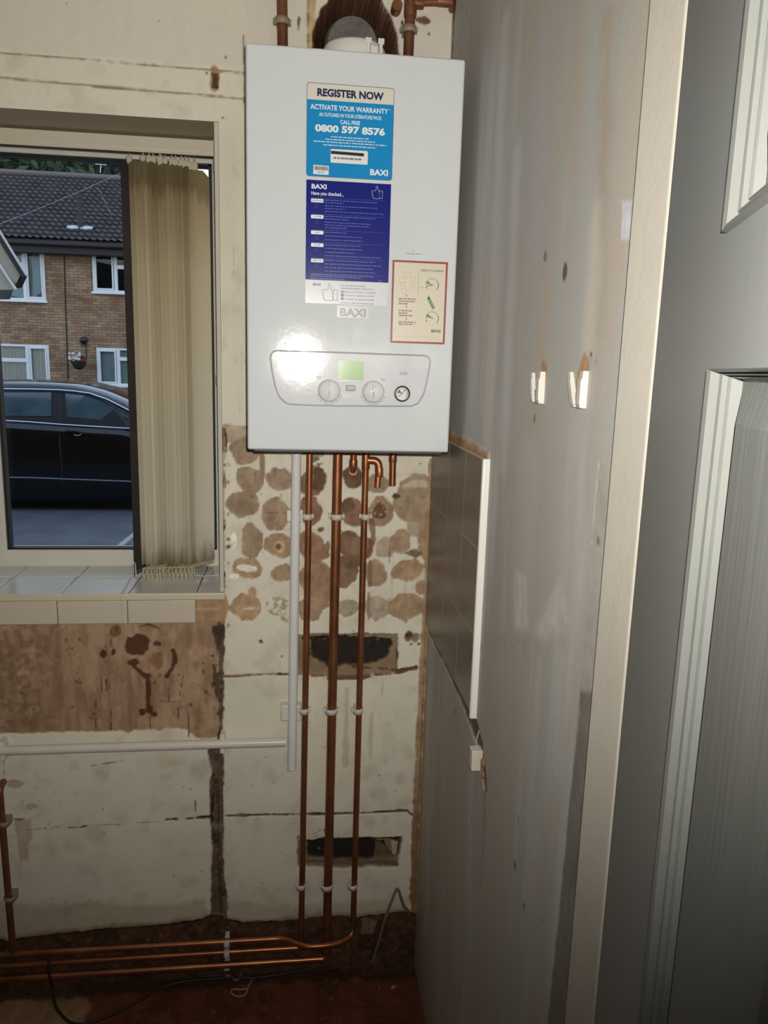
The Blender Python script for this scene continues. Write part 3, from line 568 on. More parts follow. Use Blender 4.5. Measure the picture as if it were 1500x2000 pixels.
# panel mouldings: stepped profile going down into the panel
pr_ = [(0, 0), (.002, .0045), (.010, .003), (.020, -.004), (.0225, -.0015), (.0265, -.0025), (.033, -.0075), (.0355, -.005), (.039, -.0065), (.046, -.0125), (.052, -.0125)]
for a, b in cols_:
    for z0, z1 in rows_:
        m = M(); n = len(pr_); vs = []
        for e, o in pr_:
            e, o = e*.60, o*.8; vs += [dp(a+e, z0+e*.62, o), dp(b-e, z0+e*.62, o), dp(b-e, z1-e*.2, o), dp(a+e, z1-e*.2, o)]
        for i in range(n-1):
            for k in range(4): m.add([vs[i*4+k], vs[i*4+(k+1) % 4], vs[(i+1)*4+(k+1) % 4], vs[(i+1)*4+k]], [(0, 1, 2, 3)])
        pm = put('panel_moulding', m, MOLD, door, recalc=False)
        m = M(); e = .0312; q0 = [(a+e, z0+e*.62), (b-e, z0+e*.62), (b-e, z1-e*.2), (a+e, z1-e*.2)]; q1 = [(a+e+.012, z0+e*.62+.02), (b-e-.012, z0+e*.62+.02), (b-e-.012, z1-e*.2-.022), (a+e+.012, z1-e*.2-.022)]
        V0 = [dp(s, z, -.010) for s, z in q0]; V1 = [dp(s, z, -.005) for s, z in q1]
        m.add(V0+V1, [(k, (k+1) % 4, 4+(k+1) % 4, 4+k) for k in range(4)]+[(4, 5, 6, 7)])
        put('panel', m, FIELD, door, recalc=False)
m = M(); m.tube([dp(DEND-.06, 1.0, 0), dp(DEND-.06, 1.0, .05)], .009).tube([dp(DEND-.06, 1.0, .05), dp(DEND-.18, 1.0, .052)], .008)
hd = put('door_handle', m, mat('chrome', (200, 200, 200), .15, 1.), door, label='chrome lever handle')
# ================================================================== THE BOILER
BW, BH, BZ = .3862, .7015, 1.4053
tl = Vector((1, 0, -.001)).normalized(); tv = Vector((.001, 0, 1)).normalized(); BO = Vector((0, -.29, BZ))
BT = Matrix(((tl.x, 0, tv.x, BO.x), (0, 1, 0, BO.y), (tl.z, 0, tv.z, BO.z), (0, 0, 0, 1)))      # local: x across, -y out of the face, z up
def bf(px, py): q = BT.inverted() @ at(px, py, -.29); return (q.x, q.z)
ENAM = mat('white_enamel', (212, 216, 217), .08, bump=.05, bscale=70)
boiler = thing('boiler', 'white wall-hung boiler with blue stickers and a dial control panel', 'boiler', BT @ Vector((BW/2, .13, 0)))
cs = put('casing', M().rbox((0, 0, 0), (BW, .262, BH), .0045, 4, BT), ENAM, boiler)
put('side_frame', M().box((.012, .26, .006), (BW-.012, .278, BH-.012), BT), mat('grey_steel', (150, 150, 148), .4, .6), boiler)
put('bottom_tray', M().box((.012, .012, -.004), (BW-.012, .258, .002), BT), mat('dark_tray', (60, 58, 56), .5), boiler, label='dark underside tray')
for x in (.034, .352): put('bracket_bolt', M().lathe([(.005, BH-.02), (.005, BH+.016), (.003, BH+.018)], 10, BT @ Matrix.Translation((x, .23, 0))), mat('dull_steel', (110, 106, 100), .4, .9), boiler)
_tc = {}
def text(s, bl, tr, off=.0009, bold=0., m=None):
    key = (s, bold)
    if key not in _tc:
        cu = bpy.data.curves.new('t', 'FONT'); cu.body = s; cu.offset = bold; cu.resolution_u = 3
        o = bpy.data.objects.new('t', cu); COL.objects.link(o); dg = bpy.context.evaluated_depsgraph_get(); me = o.evaluated_get(dg).to_mesh()
        _tc[key] = ([(v.co.x, v.co.y) for v in me.vertices], [tuple(p.vertices) for p in me.polygons]); bpy.data.objects.remove(o); bpy.data.curves.remove(cu)
    vs, fs = _tc[key]; x0 = min(v[0] for v in vs); x1 = max(v[0] for v in vs); y0 = min(v[1] for v in vs); y1 = max(v[1] for v in vs)
    m = m or M()
    m.add([BT @ Vector((bl[0]+(x-x0)/(x1-x0)*(tr[0]-bl[0]), -off, bl[1]+(y-y0)/(y1-y0)*(tr[1]-bl[1]))) for x, y in vs], fs); return m
def sheet(pts, off, m=None, th=None):
    m = m or M(); fr = [BT @ Vector((x, -off, z)) for x, z in pts]
    if th: m.prism(fr, [BT @ Vector((x, -off+th, z)) for x, z in pts])
    else: m.add(fr, [tuple(range(len(pts)))])
    return m
def rrect(x0, z0, x1, z1, r=.004, n=5):
    out = []
    for cx_, cz_, a0 in ((x1-r, z1-r, 0), (x0+r, z1-r, 90), (x0+r, z0+r, 180), (x1-r, z0+r, 270)):
        out += [(cx_+r*cos(radians(a0+90*i/n)), cz_+r*sin(radians(a0+90*i/n))) for i in range(n+1)]
    return out
def dashes(p0, p1, h=.0016, m=None, off=.0009, gap=.0012, seed=0):
    rd = random.Random(seed+int(p0[0]*1e4+p0[1]*1e5)); m = m or M(); x = p0[0]; z = (p0[1]+p1[1])/2
    while x < p1[0]-.001:
        w_ = min(rd.uniform(.003, .009), p1[0]-x); k = x
        while k < x+w_-.0006: m.add([BT @ Vector(t) for t in ((k, -off, z-h/2), (k+.0009, -off, z-h/2), (k+.0009, -off, z+h/2*rd.uniform(.6, 1.3)), (k, -off, z+h/2))], [(0, 1, 2, 3)]); k += .00125
        x += w_+gap
    return m
def strokes(pts, w_, off=.0009, m=None, closed=False):
    m = m or M(); n = len(pts)
    for i in range(n if closed else n-1):
        a = Vector((pts[i][0], pts[i][1])); b = Vector((pts[(i+1) % n][0], pts[(i+1) % n][1])); d = (b-a)
        if d.length < 1e-7: continue
        d.normalize(); s_ = Vector((-d.y, d.x))*w_/2; a = a-d*w_*.35; b = b+d*w_*.35
        m.add([BT @ Vector((q.x, -off, q.y)) for q in (a-s_, b-s_, b+s_, a+s_)], [(0, 1, 2, 3)])
    return m
INKW, INKN, INKG, INKK = mat('white_print', (226, 232, 234), .35), mat('navy_print', (32, 34, 84), .35), mat('grey_print', (120, 120, 118), .4), mat('black_print', (34, 34, 38), .35)
# -- sky-blue warranty sticker
def z4(x, y): return bf(590+x/7.5, 150+y/7.5)
u0, v0 = .1062, .4915; u1, v1 = .2597, .6447; vh = z4(80, 328)[1]
stk = put('warranty_sticker', sheet(rrect(u0, v0, u1, v1, .005), .0006, th=.0005), mat('sky_blue_vinyl', (34, 140, 200), .16), boiler, label='sky blue warranty sticker with a cream heading')
hp = [(x, z) for x, z in rrect(u0, v0, u1, v1, .005) if z > vh]; hp = [p for p in hp] + [(u0, vh), (u1, vh)]
put('heading_panel', sheet(hp[:12]+[(u0, vh), (u1, vh)], .0008), mat('cream_print', (218, 214, 198), .25), stk)
put('outline', strokes(rrect(u0, v0, u1, v1, .005), .0009, .0009, closed=True), mat('sticker_outline', (90, 100, 110), .3), stk)
put('heading', text('REGISTER NOW', z4(222, 284), z4(1197, 236), .0011, .042), INKN, stk)
m = M()
for t_, a_, b_, w_ in (('AS OUTLINED IN YOUR LITERATURE PACK', z4(248, 576), z4(1165, 584), .02), ('CALL FREE', z4(560, 694), z4(850, 652), .024), ('0800 597 8576', z4(190, 804), z4(1215, 758), .045), ('BAXI', z4(995, 1442), z4(1258, 1368), .034)): put('lettering', text(t_, a_, b_, bold=w_), INKW, stk)
text('ACTIVATE YOUR WARRANTY', z4(120, 472), z4(1262, 474), bold=.028, m=m); text('*', z4(1274, 500), z4(1294, 478), m=m)
put('lettering', m, INKW, stk); m = M()
for a, b, y0_, y1_ in ((420, 975, 882, 912), (340, 1070, 914, 962), (170, 1232, 944, 1010), (310, 1080, 996, 1046)): dashes(z4(a, y0_), z4(b, y1_), .0018, m)
put('small_print', m, INKW, stk)
put('serial_panel', sheet(rrect(*z4(416, 1258), *z4(964, 1092), .002), .0009), mat('white_paper', (224, 226, 226), .4), stk)
m = M(); sheet([z4(422, 1130), z4(905, 1170), z4(905, 1124), z4(422, 1084)], .0011, m); dashes(z4(462, 1186), z4(870, 1218), .0032, m, .0011)
put('serial_number', m, INKK, stk)
put('barcode_panel', sheet([z4(162, 1424), z4(388, 1440), z4(392, 1308), z4(166, 1290)], .0009), mat('white_paper', (224, 226, 226)), stk)
m = M(); a = z4(178, 1366); b = z4(374, 1320); x = a[0]; rd = random.Random(3)
while x < b[0]: w_ = rd.choice((.0004, .0007, .0010)); sheet([(x, a[1]), (x+w_, a[1]), (x+w_, b[1]), (x, b[1])], .0011, m); x += w_+rd.choice((.0004, .0007))
dashes(z4(222, 1396), z4(332, 1406), .0014, m, .0011); put('barcode', m, INKK, stk)
# -- navy checklist sticker with a white strip below
def z5(x, y): return bf(590+x/6.78, 345+y/6.78)
nav = put('checklist_sticker', sheet([(.1062, .3137), (.2590, .3137), (.2590, .4852), (.1062, .4852)], .0006, th=.0005), mat('navy_vinyl', (26, 36, 122), .2), boiler, label='navy blue checklist sticker')
put('lettering', text('BAXI', z5(125, 158), z5(325, 106), bold=.034), INKW, nav); put('lettering', text('Have you checked...', z5(122, 256), z5(550, 216), bold=.016), INKW, nav)
m = M(); mk = M()
for y, t in ((318, 'ELECTRICAL'), (532, 'SYSTEM'), (740, 'GAS'), (906, 'FLUE'), (1112, 'COMPLETION')):
    a = z5(118, y+20); b = z5(283, y-20); pl_ = put('pill_panel', sheet(rrect(a[0], a[1], b[0], b[1], .0012), .0009), INKW, nav)
    tw = min(.0024*len(t), .0205); c_ = ((a[0]+b[0])/2, (a[1]+b[1])/2); put('pill_lettering', text(t, (c_[0]-tw/2, c_[1]-.0012), (c_[0]+tw/2, c_[1]+.0012), .0012, .006), INKN, nav)
m = M()
for a, b, y0_, y1_ in ((300, 1005, 310, 352), (300, 555, 346, 356), (300, 1005, 386, 424), (300, 565, 422, 434), (300, 1085, 462, 500), (300, 980, 526, 560), (300, 620, 562, 574), (300, 935, 606, 634), (300, 905, 640, 668), (300, 600, 676, 686), (300, 610, 738, 750), (300, 785, 786, 806), (300, 805, 836, 858), (300, 775, 902, 924), (300, 805, 954, 970), (300, 700, 1000, 1016), (300, 1050, 1046, 1080), (300, 960, 1106, 1138), (300, 1060, 1152, 1192), (300, 940, 1202, 1230), (300, 970, 1250, 1278), (110, 950, 1290, 1330), (110, 780, 1312, 1346), (110, 570, 1342, 1368), (1010, 1065, 1380, 1384)):
    dashes(z5(a, y0_), z5(b, y1_), .0013, m)
for y, y2 in ((278, 320), (490, 545), (700, 748), (866, 910), (1070, 1112), (1280, 1322)): strokes([z5(118, y), z5(1090, y2)], .00025, m=m)
for y in (385, 605, 810, 978, 1182): c_ = z5(195, y); strokes([(c_[0]+.0028*cos(i*.6), c_[1]+.0028*sin(i*.6)) for i in range(11)], .0003, m=m)
put('small_print', m, mat('pale_blue_print', (96, 112, 180), .35), nav)
def thumb(f_, ox, oy, s_): return [f_(ox+x*s_, oy+y*s_) for x, y in ((0, 45), (2, 58), (8, 62), (3, 70), (10, 80), (4, 88), (12, 97), (8, 104), (18, 112), (60, 116), (70, 112), (70, 50), (60, 44), (56, 10), (48, 0), (40, 4), (42, 30), (36, 40), (12, 41))]
m = strokes(thumb(z5, 922, 128, 1.45), .0004, closed=True); strokes([z5(1026, 185), z5(1065, 190), z5(1060, 292), z5(1022, 288)], .0004, m=m, closed=True); put('thumb_icon', m, INKW, nav)
stp = put('warranty_strip', sheet([(.1062, .2722), (.2575, .2722), (.2585, .3130), (.1062, .3130)], .0006, th=.0005), mat('white_strip', (214, 216, 218), .25), boiler, label='white strip with a thumbs-up drawing')
m = strokes(thumb(z5, 268, 1418, 1.95), .0007, closed=True); strokes([z5(415, 1495), z5(468, 1500), z5(465, 1640), z5(412, 1636)], .0007, m=m, closed=True); put('thumb_icon', m, mat('slate_print', (84, 86, 100), .4), stp)
m = M(); text('BAXI', z5(145, 1442), z5(245, 1412), bold=.03, m=m); put('lettering', m, INKN, stp); m = M(); text('For this warranty to be', z5(515, 1456), z5(835, 1442), bold=.01, m=m); text('maintained, please make sure...', z5(515, 1492), z5(960, 1484), bold=.01, m=m)
for k, t in enumerate(('Benchmark checklist is completed', 'Warranty is registered with Baxi', 'The boiler has an annual service')):
    y = 1508+k*45; sheet([z5(515, y+32), z5(550, y+34), z5(550, y+2), z5(515, y)], .0009, m); text(t, z5(562, y+34), z5(970-k*10, y+22), .0009, .0, m)
dashes(z5(510, 1668), z5(960, 1690), .0013, m); put('lettering', m, INKN, stp)
m = M()
for k in range(3): text(str(k+1), z5(526, 1508+k*45+27), z5(540, 1508+k*45+8), .0012, .01, m)
put('number_print', m, INKW, stp)
# -- maker's plate
a = z5(462, 1862); b = z5(878, 1722)
bdg = put('name_plate', sheet(rrect(a[0], a[1], b[0], b[1], .002), .0016, th=.0018), mat('silver_plate', (204, 206, 206), .25), boiler, label='small pale grey name plate')
put('lettering', text('BAXI', z5(500, 1848), z5(845, 1752), .0022, .036), mat('grey_raised', (138, 140, 142), .3), bdg)
# -- red bordered warning label
def z6(x, y): return bf(740+x/7.5, 470+y/7.5)
u0, v0 = z6(165, 1495); u1, v1 = z6(1012, 318)
wl = put('warning_label', sheet(rrect(u0, v0, u1, v1, .0015), .0006, th=.0005), mat('red_border', (152, 66, 58), .3), boiler, label='cream instruction label with a dark red border')
bw = .0036; put('label_face', sheet([(u0+bw, v0+bw), (u1-bw, v0+bw), (u1-bw, v1-bw), (u0+bw, v1-bw)], .0009), mat('cream_label', (216, 206, 186), .3), wl)
put('lettering', text('DISPLAY FLASHING?', z6(610, 450), z6(952, 434), .0012, .012), mat('dim_print', (70, 68, 70), .4), wl); put('lettering', text('BAXI', z6(765, 1344), z6(900, 1306), .0012, .035), mat('dim_print', (70, 68, 70), .4), wl); m = M()
for a, b, y0_, y1_ in ((290, 545, 848, 860), (290, 535, 884, 894), (290, 430, 922, 926), (290, 490, 1022, 1030), (290, 430, 1058, 1066), (290, 490, 1094, 1102), (290, 540, 1190, 1200), (290, 505, 1222, 1230)): dashes(z6(a, y0_), z6(b, y1_), .0024, m, .0012)
for y in (806, 972, 1146): a = z6(402, y); strokes([(a[0], a[1]+.002), (a[0]-.0004, a[1]-.002)], .0012, .0012, m)
strokes([z6(565, 480), z6(582, 482), z6(572, 775), z6(556, 774)], .0004, .0012, m); strokes([z6(580, 682), z6(660, 686)], .0004, .0012, m)
put('small_print', m, mat('dim_print', (70, 68, 70), .4), wl)
m = M()
for a, b, c_, d_ in ((300, 540, 400, 610), (470, 540, 535, 610), (320, 620, 385, 670), (470, 630, 525, 670), (360, 470, 470, 530)): strokes([z6(a, b), z6(c_, b+4), z6(c_, d_), z6(a, d_)], .0005, .0012, m, True)
put('faint_drawing', m, mat('faint_print', (176, 166, 150), .4), wl); m = M()
for x in (365, 455): c_ = z6(x, 730); strokes([(c_[0]+.0045*cos(i*.5), c_[1]+.0045*sin(i*.5)) for i in range(13)], .0005, .0012, m)
put('faint_drawing', m, mat('faint_print', (176, 166, 150), .4), wl); m = M(); dashes(z6(245, 1405), z6(830, 1422), .0008, m, .0012); dashes(z6(268, 375), z6(370, 380), .0006, m, .0012)
put('small_print', m, mat('faint_print', (176, 166, 150), .4), wl)
def dial(cx_, cy_, r_, needle, off=.0012):
    c_ = z6(cx_, cy_); r_ = r_*.00012; g1, g2, g3 = M(), M(), M()
    P_ = lambda a, k=1.: (c_[0]+r_*k*cos(radians(a)), c_[1]+r_*k*sin(radians(a)))
    strokes([P_(a) for a in range(-45, 31, 6)], .0011, off, g1); strokes([P_(a) for a in range(30, 211, 6)]+[P_(215)], .0006, off, g2)
    sheet([c_]+[P_(a) for a in range(172, 138, -8)], off, g3); strokes([c_, P_(needle, .9)], .0010, off+.0002, g2); strokes([(c_[0]-.0006, c_[1]), (c_[0]+.0006, c_[1])], .0016, off+.0002, g2); strokes([P_(200), P_(212)], .0012, off, g2)
    return g1, g2, g3
A1 = dial(780, 652, 98, 193); A2 = dial(780, 1138, 100, 145)
RED, GRN = mat('red_print', (170, 64, 60), .35), mat('green_print', (112, 146, 104), .35)
for q, mm, nm in ((0, RED, 'red_scale'), (1, INKK, 'black_scale'), (2, GRN, 'green_sector')):
    put(nm, A1[q], mm, wl); put(nm, A2[q], mm, wl)
g_ = strokes([z6(728, 848), z6(795, 985)], .006, .0012); strokes([z6(722, 815), z6(732, 850)], .002, .0012, g_); put('green_bottle', g_, GRN, wl)
put('yellow_flash', sheet([z6(350, 440), z6(405, 462), z6(400, 474), z6(375, 466)], .0012), mat('yellow_print', (214, 196, 110), .4), wl)
m = dashes(z6(468, 150), z6(540, 155), .0010); dashes(z6(405, 190), z6(622, 198), .0016, m); put('serial_print', m, INKG, boiler)
# -- control panel
def z7(x, y): return bf(500+x/3.75, 640+y/3.75)
ol = [(107, 225), (112, 196), (125, 178), (150, 169), (400, 176), (700, 186), (1000, 197), (1235, 205), (1260, 215), (1275, 245), (1262, 330), (1246, 410), (1228, 480), (1205, 525), (1180, 555), (1140, 573), (900, 574), (600, 571), (400, 566), (250, 560), (215, 546), (185, 520), (160, 480), (142, 430), (122, 330)]
ol = [z7(*q) for q in ol]; 
cp = put('control_panel', sheet(ol, .0012, th=.0012), mat('panel_grey', (212, 214, 216), .09, bump=.05, bscale=70), boiler, label='pale grey control panel with rounded lower corners')
put('panel_edge', M().tube([BT @ Vector((x, -.0008, z)) for x, z in ol], .0016, 6, closed=True), mat('panel_edge', (168, 170, 170), .3), cp)
a = z7(604, 390); b = z7(790, 246)
put('display', sheet(rrect(a[0], a[1], b[0], b[1], .003), .0022, th=.001), mat('lcd_green', (160, 194, 138), .15), cp, label='pale green display')
a = z7(606, 394); b = z7(788, 386); put('display_rim', sheet([a, (b[0], a[1]), (b[0], b[1]), (a[0], b[1])], .0024), mat('panel_edge', (168, 170, 170)), cp)
KN = mat('white_knob', (224, 226, 226), .12, coat=.5)
for cx_, cy_, mk_ in ((535, 462, 90), (858, 470, 90)):
    c_ = z7(cx_, cy_); T = BT @ Matrix.Translation((c_[0], -.001, c_[1])) @ Matrix.Rotation(pi/2, 4, 'X')
    kb = put('knob', M().lathe([(.0215, 0), (.0213, .003), (.0195, .0045), (.0190, .0095), (.0178, .0115), (0, .0118)], 40, T), KN, cp)
    m = M().rbox((c_[0]-.0022, -.019, c_[1]-.0185), (c_[0]+.0022, -.011, c_[1]+.0185), .0018, 2, BT); put('grip', m, KN, kb)
    put('pointer', M().box((c_[0]-.0005, -.0192, c_[1]-.012), (c_[0]+.0005, -.0189, c_[1]+.002), BT), INKG, kb)
    DOT = M()
    for k in range(26):
        a = radians(-160+140*k/25); strokes([(c_[0]+.0235*cos(a), c_[1]+.0235*sin(a)), (c_[0]+.0252*cos(a), c_[1]+.0252*sin(a))], .0009+.0006*(k % 5 == 0), .0016, DOT)
    for k in range(5):
        a = radians(95-24*k-190*0); strokes([(c_[0]+.024*cos(a), c_[1]+.024*sin(a)), (c_[0]+.025*cos(a), c_[1]+.025*sin(a))], .0008, .0016, DOT)
    put('knob_scale', DOT, INKG, kb)
put('lettering', text('600', z7(1050, 345), z7(1107, 324), .0016, .0), INKG, cp); DOT = M()
strokes([z7(915, 372), z7(930, 372)], .0012, .0016, DOT); strokes([z7(915, 382), z7(940, 384), z7(942, 392)], .0012, .0016, DOT)
put('tap_icon', DOT, INKG, cp); DOT = M(); strokes([z7(445, 360), z7(476, 360)], .0012, .0016, DOT); strokes([z7(445, 370), z7(476, 371)], .0012, .0016, DOT)
put('radiator_icon', DOT, INKG, cp)
a = z7(658, 462); b = z7(728, 424); bt = put('reset_button', M().rbox((a[0], -.004, a[1]), (b[0], .0, b[1]), .0015, 2, BT), mat('button_grey', (140, 142, 142), .3), cp, label='small grey button')
put('lettering', text('Reset', (a[0]+.003, a[1]+.003), (b[0]-.003, b[1]-.0035), .0043, .02), INKK, bt)
a = z7(628, 515); b = z7(752, 480); put('grey_plate', sheet([a, (b[0], a[1]), (b[0], b[1]), (a[0], b[1])], .0016), mat('plate_grey', (176, 178, 178), .35), cp)
c_ = z7(1070, 484); T = BT @ Matrix.Translation((c_[0], 0, c_[1])) @ Matrix.Rotation(pi/2, 4, 'X')
gz = put('pressure_gauge', M().lathe([(.0152, 0), (.0152, .004), (.0140, .005), (.0124, .0045), (.0120, .002)], 40, T), mat('gauge_ring', (44, 46, 48), .25), cp, label='round pressure gauge with a black ring')
put('dial_face', M().lathe([(.0124, .0022), (0, .0023)], 40, T), mat('dial_white', (226, 226, 222), .2), gz)
g1, g2, g3 = M(), M(), M(); PG = lambda a, k: (c_[0]+k*cos(radians(a)), c_[1]+k*sin(radians(a)))
strokes([PG(a, .0095) for a in range(-45, 61, 8)], .0012, .0028, g1); sheet([c_]+[PG(a, .0095) for a in range(172, 120, -8)], .0027, g3); strokes([PG(60, .009), c_, PG(215, .009)], .0012, .003, g2); strokes([PG(a, .0098) for a in range(60, 230, 10)], .0006, .0028, g2)
put('red_arc', g1, RED, gz); put('needle', g2, INKK, gz); put('green_sector', g3, mat('gauge_green', (60, 110, 80), .3), gz)

# ================================================================== FLUE, PIPES, CLIPS
FZ = at(690, 67, -.18).z
fl_ = thing('boiler_flue', 'white boiler flue elbow taped into the arched hole above the boiler', 'flue', (.2, -.12, BZ+BH))
def ringM(pts, r_, n=28): return M().tube(pts, r_, n)
zc = 2.205
m = M().lathe([(.055, BZ+BH+.003), (.055, 2.128), (.060, 2.130), (.060, FZ-.008), (.057, FZ-.003), (.050, FZ-.001), (0, FZ)], 40, Matrix.Translation((.2, -.12, 0)))
put('elbow', m, mat('white_flue_plastic', (220, 218, 212), .3), fl_)
put('wall_pipe', M().tube([(.2, -.055, zc), (.2, -.03, zc+.006), (.2, .2, zc+.01)], [.050, .056, .056], 32), mat('taped_grey_pipe', (104, 98, 93), .6, var=.5, scale=40, bump=.8, bscale=90), fl_, label='grey taped pipe entering the wall')
m = M()
for x in (.222, .246): m.rbox((x-.003, -.182, 2.115), (x+.003, -.176, FZ-.004), .001, 2).rbox((x-.006, -.184, FZ-.014), (x+.006, -.176, FZ-.004), .001, 2)
m.rbox((.226, -.184, 2.125), (.240, -.176, FZ-.018), .001, 2); put('fixing_tab', m, mat('white_flue_plastic', (220, 218, 212)), fl_)
COP = mat('dull_copper', (188, 126, 86), .42, .8, col2=(138, 90, 60), scale=9, stretch=(1, 1, .8), bump=.12, bscale=80)
COPB = mat('bright_copper', (206, 142, 102), .34, .85, col2=(160, 104, 70), scale=7, bump=.08, bscale=80)
COPD = mat('tarnished_copper', (146, 98, 66), .5, .5, col2=(102, 66, 44), scale=12, bump=.15, bscale=80)
PY = -.03
def pw(px, py, Y=PY): return at(px, py, Y)
A = dict(l=(pw(605, 884), pw(588, 1842)), m=(pw(660, 884), pw(638, 1842)), r=(pw(715, 884), pw(690, 1800)))
ZP = (.130, .100, .068)                                       # the three runs along the skirting
XE = -.80
UP = BZ-.008
def lift(a, b, z): a, b = Vector(a), Vector(b); t = (z-b.z)/(a.z-b.z); return b+(a-b)*t
def fitting(m, p, d, L, r_): p = Vector(p); d = Vector(d).normalized()*L/2; m.tube([p-d, p-d*.85, p+d*.85, p+d], [r_*.96, r_, r_, r_*.96], 20); return m
# left riser + middle run
lt, lb = lift(*A['l'], UP), lift(*A['l'], .13)
t = thing('copper_pipe', 'thin copper pipe beside the white plastic pipe, leftmost of three below the boiler', 'pipe', (lb.x, PY, .1))
put('riser', M().tube([lt, lb, Vector((lb.x, PY, ZP[1]+.012))], .0075, 20), COP, t)
put('floor_run', M().tube(bend((XE, PY, ZP[1]), (lb.x-.002, PY, ZP[1]), (lb.x, PY, ZP[1]+.013), .008), .0075, 20), COPB, t)
# middle riser (22 mm) + lowest run
mt, mb = lift(*A['m'], UP), lift(*A['m'], .10)
t = thing('copper_pipe', 'thickest copper pipe, in the middle of the three below the boiler', 'pipe', (mb.x, PY, .06))
put('riser', M().tube([mt, mb, Vector((mb.x, PY, .085))], .011, 24), COP, t)
put('floor_run', M().tube(bend((XE, PY-.006, ZP[2]), (mb.x-.003, PY-.006, ZP[2]), (mb.x, PY, .088), .010), .0085, 20), COPB, t)
m = fitting(M(), (mb.x, PY, .095), (0, 0, 1), .03, .0125); put('elbow', m, COPD, t)
# right riser sweeping round in front of the other two into the top run
rt, rb = lift(*A['r'], UP), lift(*A['r'], .17)
t = thing('copper_pipe', 'copper pipe with a hooked branch, rightmost of three reaching down from boiler to floor', 'pipe', (rb.x, PY, .12))
Yf = -.064
path = [rt, rb, Vector((rb.x, PY-.001, .150)), Vector((rb.x-.003, PY-.006, .138)), Vector((rb.x-.012, PY-.014, .131)), (rb.x-.03, PY-.024, .130), (.19, Yf+.002, .130), (.165, Yf, .130), (.135, Yf, .130), (.115, Yf+.005, .130), (.093, PY-.017, .130), (.075, PY-.006, .130), (.06, PY-.001, .130), (.045, PY, .130)]
put('riser', M().tube(path[:6], .0075, 20), COP, t)
put('floor_run', M().tube(path[5:]+[(XE, PY, .130)], .0075, 20), COPB, t)
# tee and hooked branch under the boiler
tz = pw(716, 899).z; px_ = lift(*A['r'], tz)
hb = pw(740, 912); hb2 = pw(737, 951)
m = M().tube(bend((px_.x, PY, tz), (hb.x, PY-.002, tz), (hb2.x, PY-.004, hb2.z), .018), .0075, 20); put('hooked_branch', m, COP, t)
m = fitting(M(), (px_.x, PY, tz), (0, 0, 1), .042, .0092); fitting(m, (hb.x+.001, PY-.003, hb.z-.012), (0, 0, 1), .020, .0092); m.tube(bend((px_.x+.004, PY, tz), (hb.x, PY-.002, tz), (hb2.x+.002, PY-.003, hb.z-.010), .016), .0088, 20); put('tee_fitting', m, COP, t)
# short stubs
s1 = pw(691, 884); s2 = pw(690, 915); t = thing('copper_pipe_stub', 'short copper stub elbowing into the wall between the thick pipe and the hooked one', 'pipe', (s2.x, PY, s2.z))
put('pipe', M().tube(bend((s1.x, PY, UP), (s2.x, PY, s2.z-.006), (s2.x-.001, .03, s2.z-.008), .014), .0075, 20), COP, t)
m = fitting(M(), (s2.x, PY, s2.z+.012), (0, 0, 1), .016, .0094); fitting(m, (s2.x, .0-.012, s2.z-.008), (0, 1, 0), .02, .0096); put('elbow', m, COP, t)
s1 = pw(767, 884); s2 = pw(766, 948); t = thing('copper_pipe_stub', 'short open-ended copper stub hanging rightmost under the boiler', 'pipe', (s2.x, PY, s2.z))
put('pipe', M().tube([(s1.x, PY-.004, UP), (s2.x, PY-.004, s2.z)], .0078, 20), COPB, t)
m = fitting(M(), lift((s1.x, PY-.004, UP), (s2.x, PY-.004, s2.z), pw(766, 893).z), (0, 0, 1), .022, .0092); put('coupling', m, COP, t)
# pipes above the boiler
u1_, u2_ = pw(551, 0), pw(552, 84); d_ = u1_-u2_
t = thing('copper_pipe', 'vertical copper pipe rising to the ceiling above the left of the boiler', 'pipe', (u2_.x, PY, BZ+BH-.02))
put('pipe', M().tube([u2_-d_*.8, u2_+d_*3.0], .0108, 24), COPD, t)
c1, c2 = pw(802, 8), pw(798, 103); d_ = c1-c2
t = thing('copper_pipe', 'copper pipe above the right of the boiler, turning into the grey wall', 'pipe', (c2.x, PY, BZ+BH-.02))
put('riser', M().tube([c2-d_*.7, c1+Vector((0, 0, .012))], .0108, 24), COPD, t)
m = M().tube([(c1.x-.004, PY, c1.z+.003), (R-.018, PY, c1.z+.010), (R-.010, PY+.002, c1.z+.010), (R-.004, PY+.010, c1.z+.008), (R-.002, PY+.02, c1.z+.004)], .0078, 20); put('side_run', m, COPD, t)
m = fitting(M(), (c1.x, PY, c1.z), (0, 0, 1), .05, .0132); fitting(m, (c1.x+.012, PY, c1.z+.003), (1, 0, 0), .03, .0112); put('tee_fitting', m, COPD, t); put('elbow', fitting(M(), (R-.022, PY, c1.z+.010), (1, 0, 0), .03, .0102), COPD, t)
g_ = pw(776, 12); t = thing('pipe_stop_end', 'small brown capped pipe stub on the wall left of the upper right pipe', 'pipe stub', (g_.x, 0, g_.z)); put('body', M().tube([(g_.x, .01, g_.z+.003), (g_.x, -.03, g_.z+.003)], .011, 16).tube([(g_.x, -.02, g_.z-.006), (g_.x+.001, -.02, g_.z-.010)], .006, 10), COPD, t)
# left hand riser by the picture edge
p0, p1 = pw(1, 1545), pw(26, 1862); t = thing('copper_pipe', 'tarnished copper pipe rising at the far left from the floor pipes', 'pipe', (p1.x, PY, .1))
put('riser', M().tube(bend((p1.x, PY, ZP[0]+.004), (p0.x-.002, PY, p0.z+.006), (p0.x-.004, .02, p0.z+.008), .016), .0078, 20), COPD, t)
put('tee_fitting', fitting(M(), (p1.x, PY, ZP[0]), (1, 0, 0), .045, .0094), COPD, t)
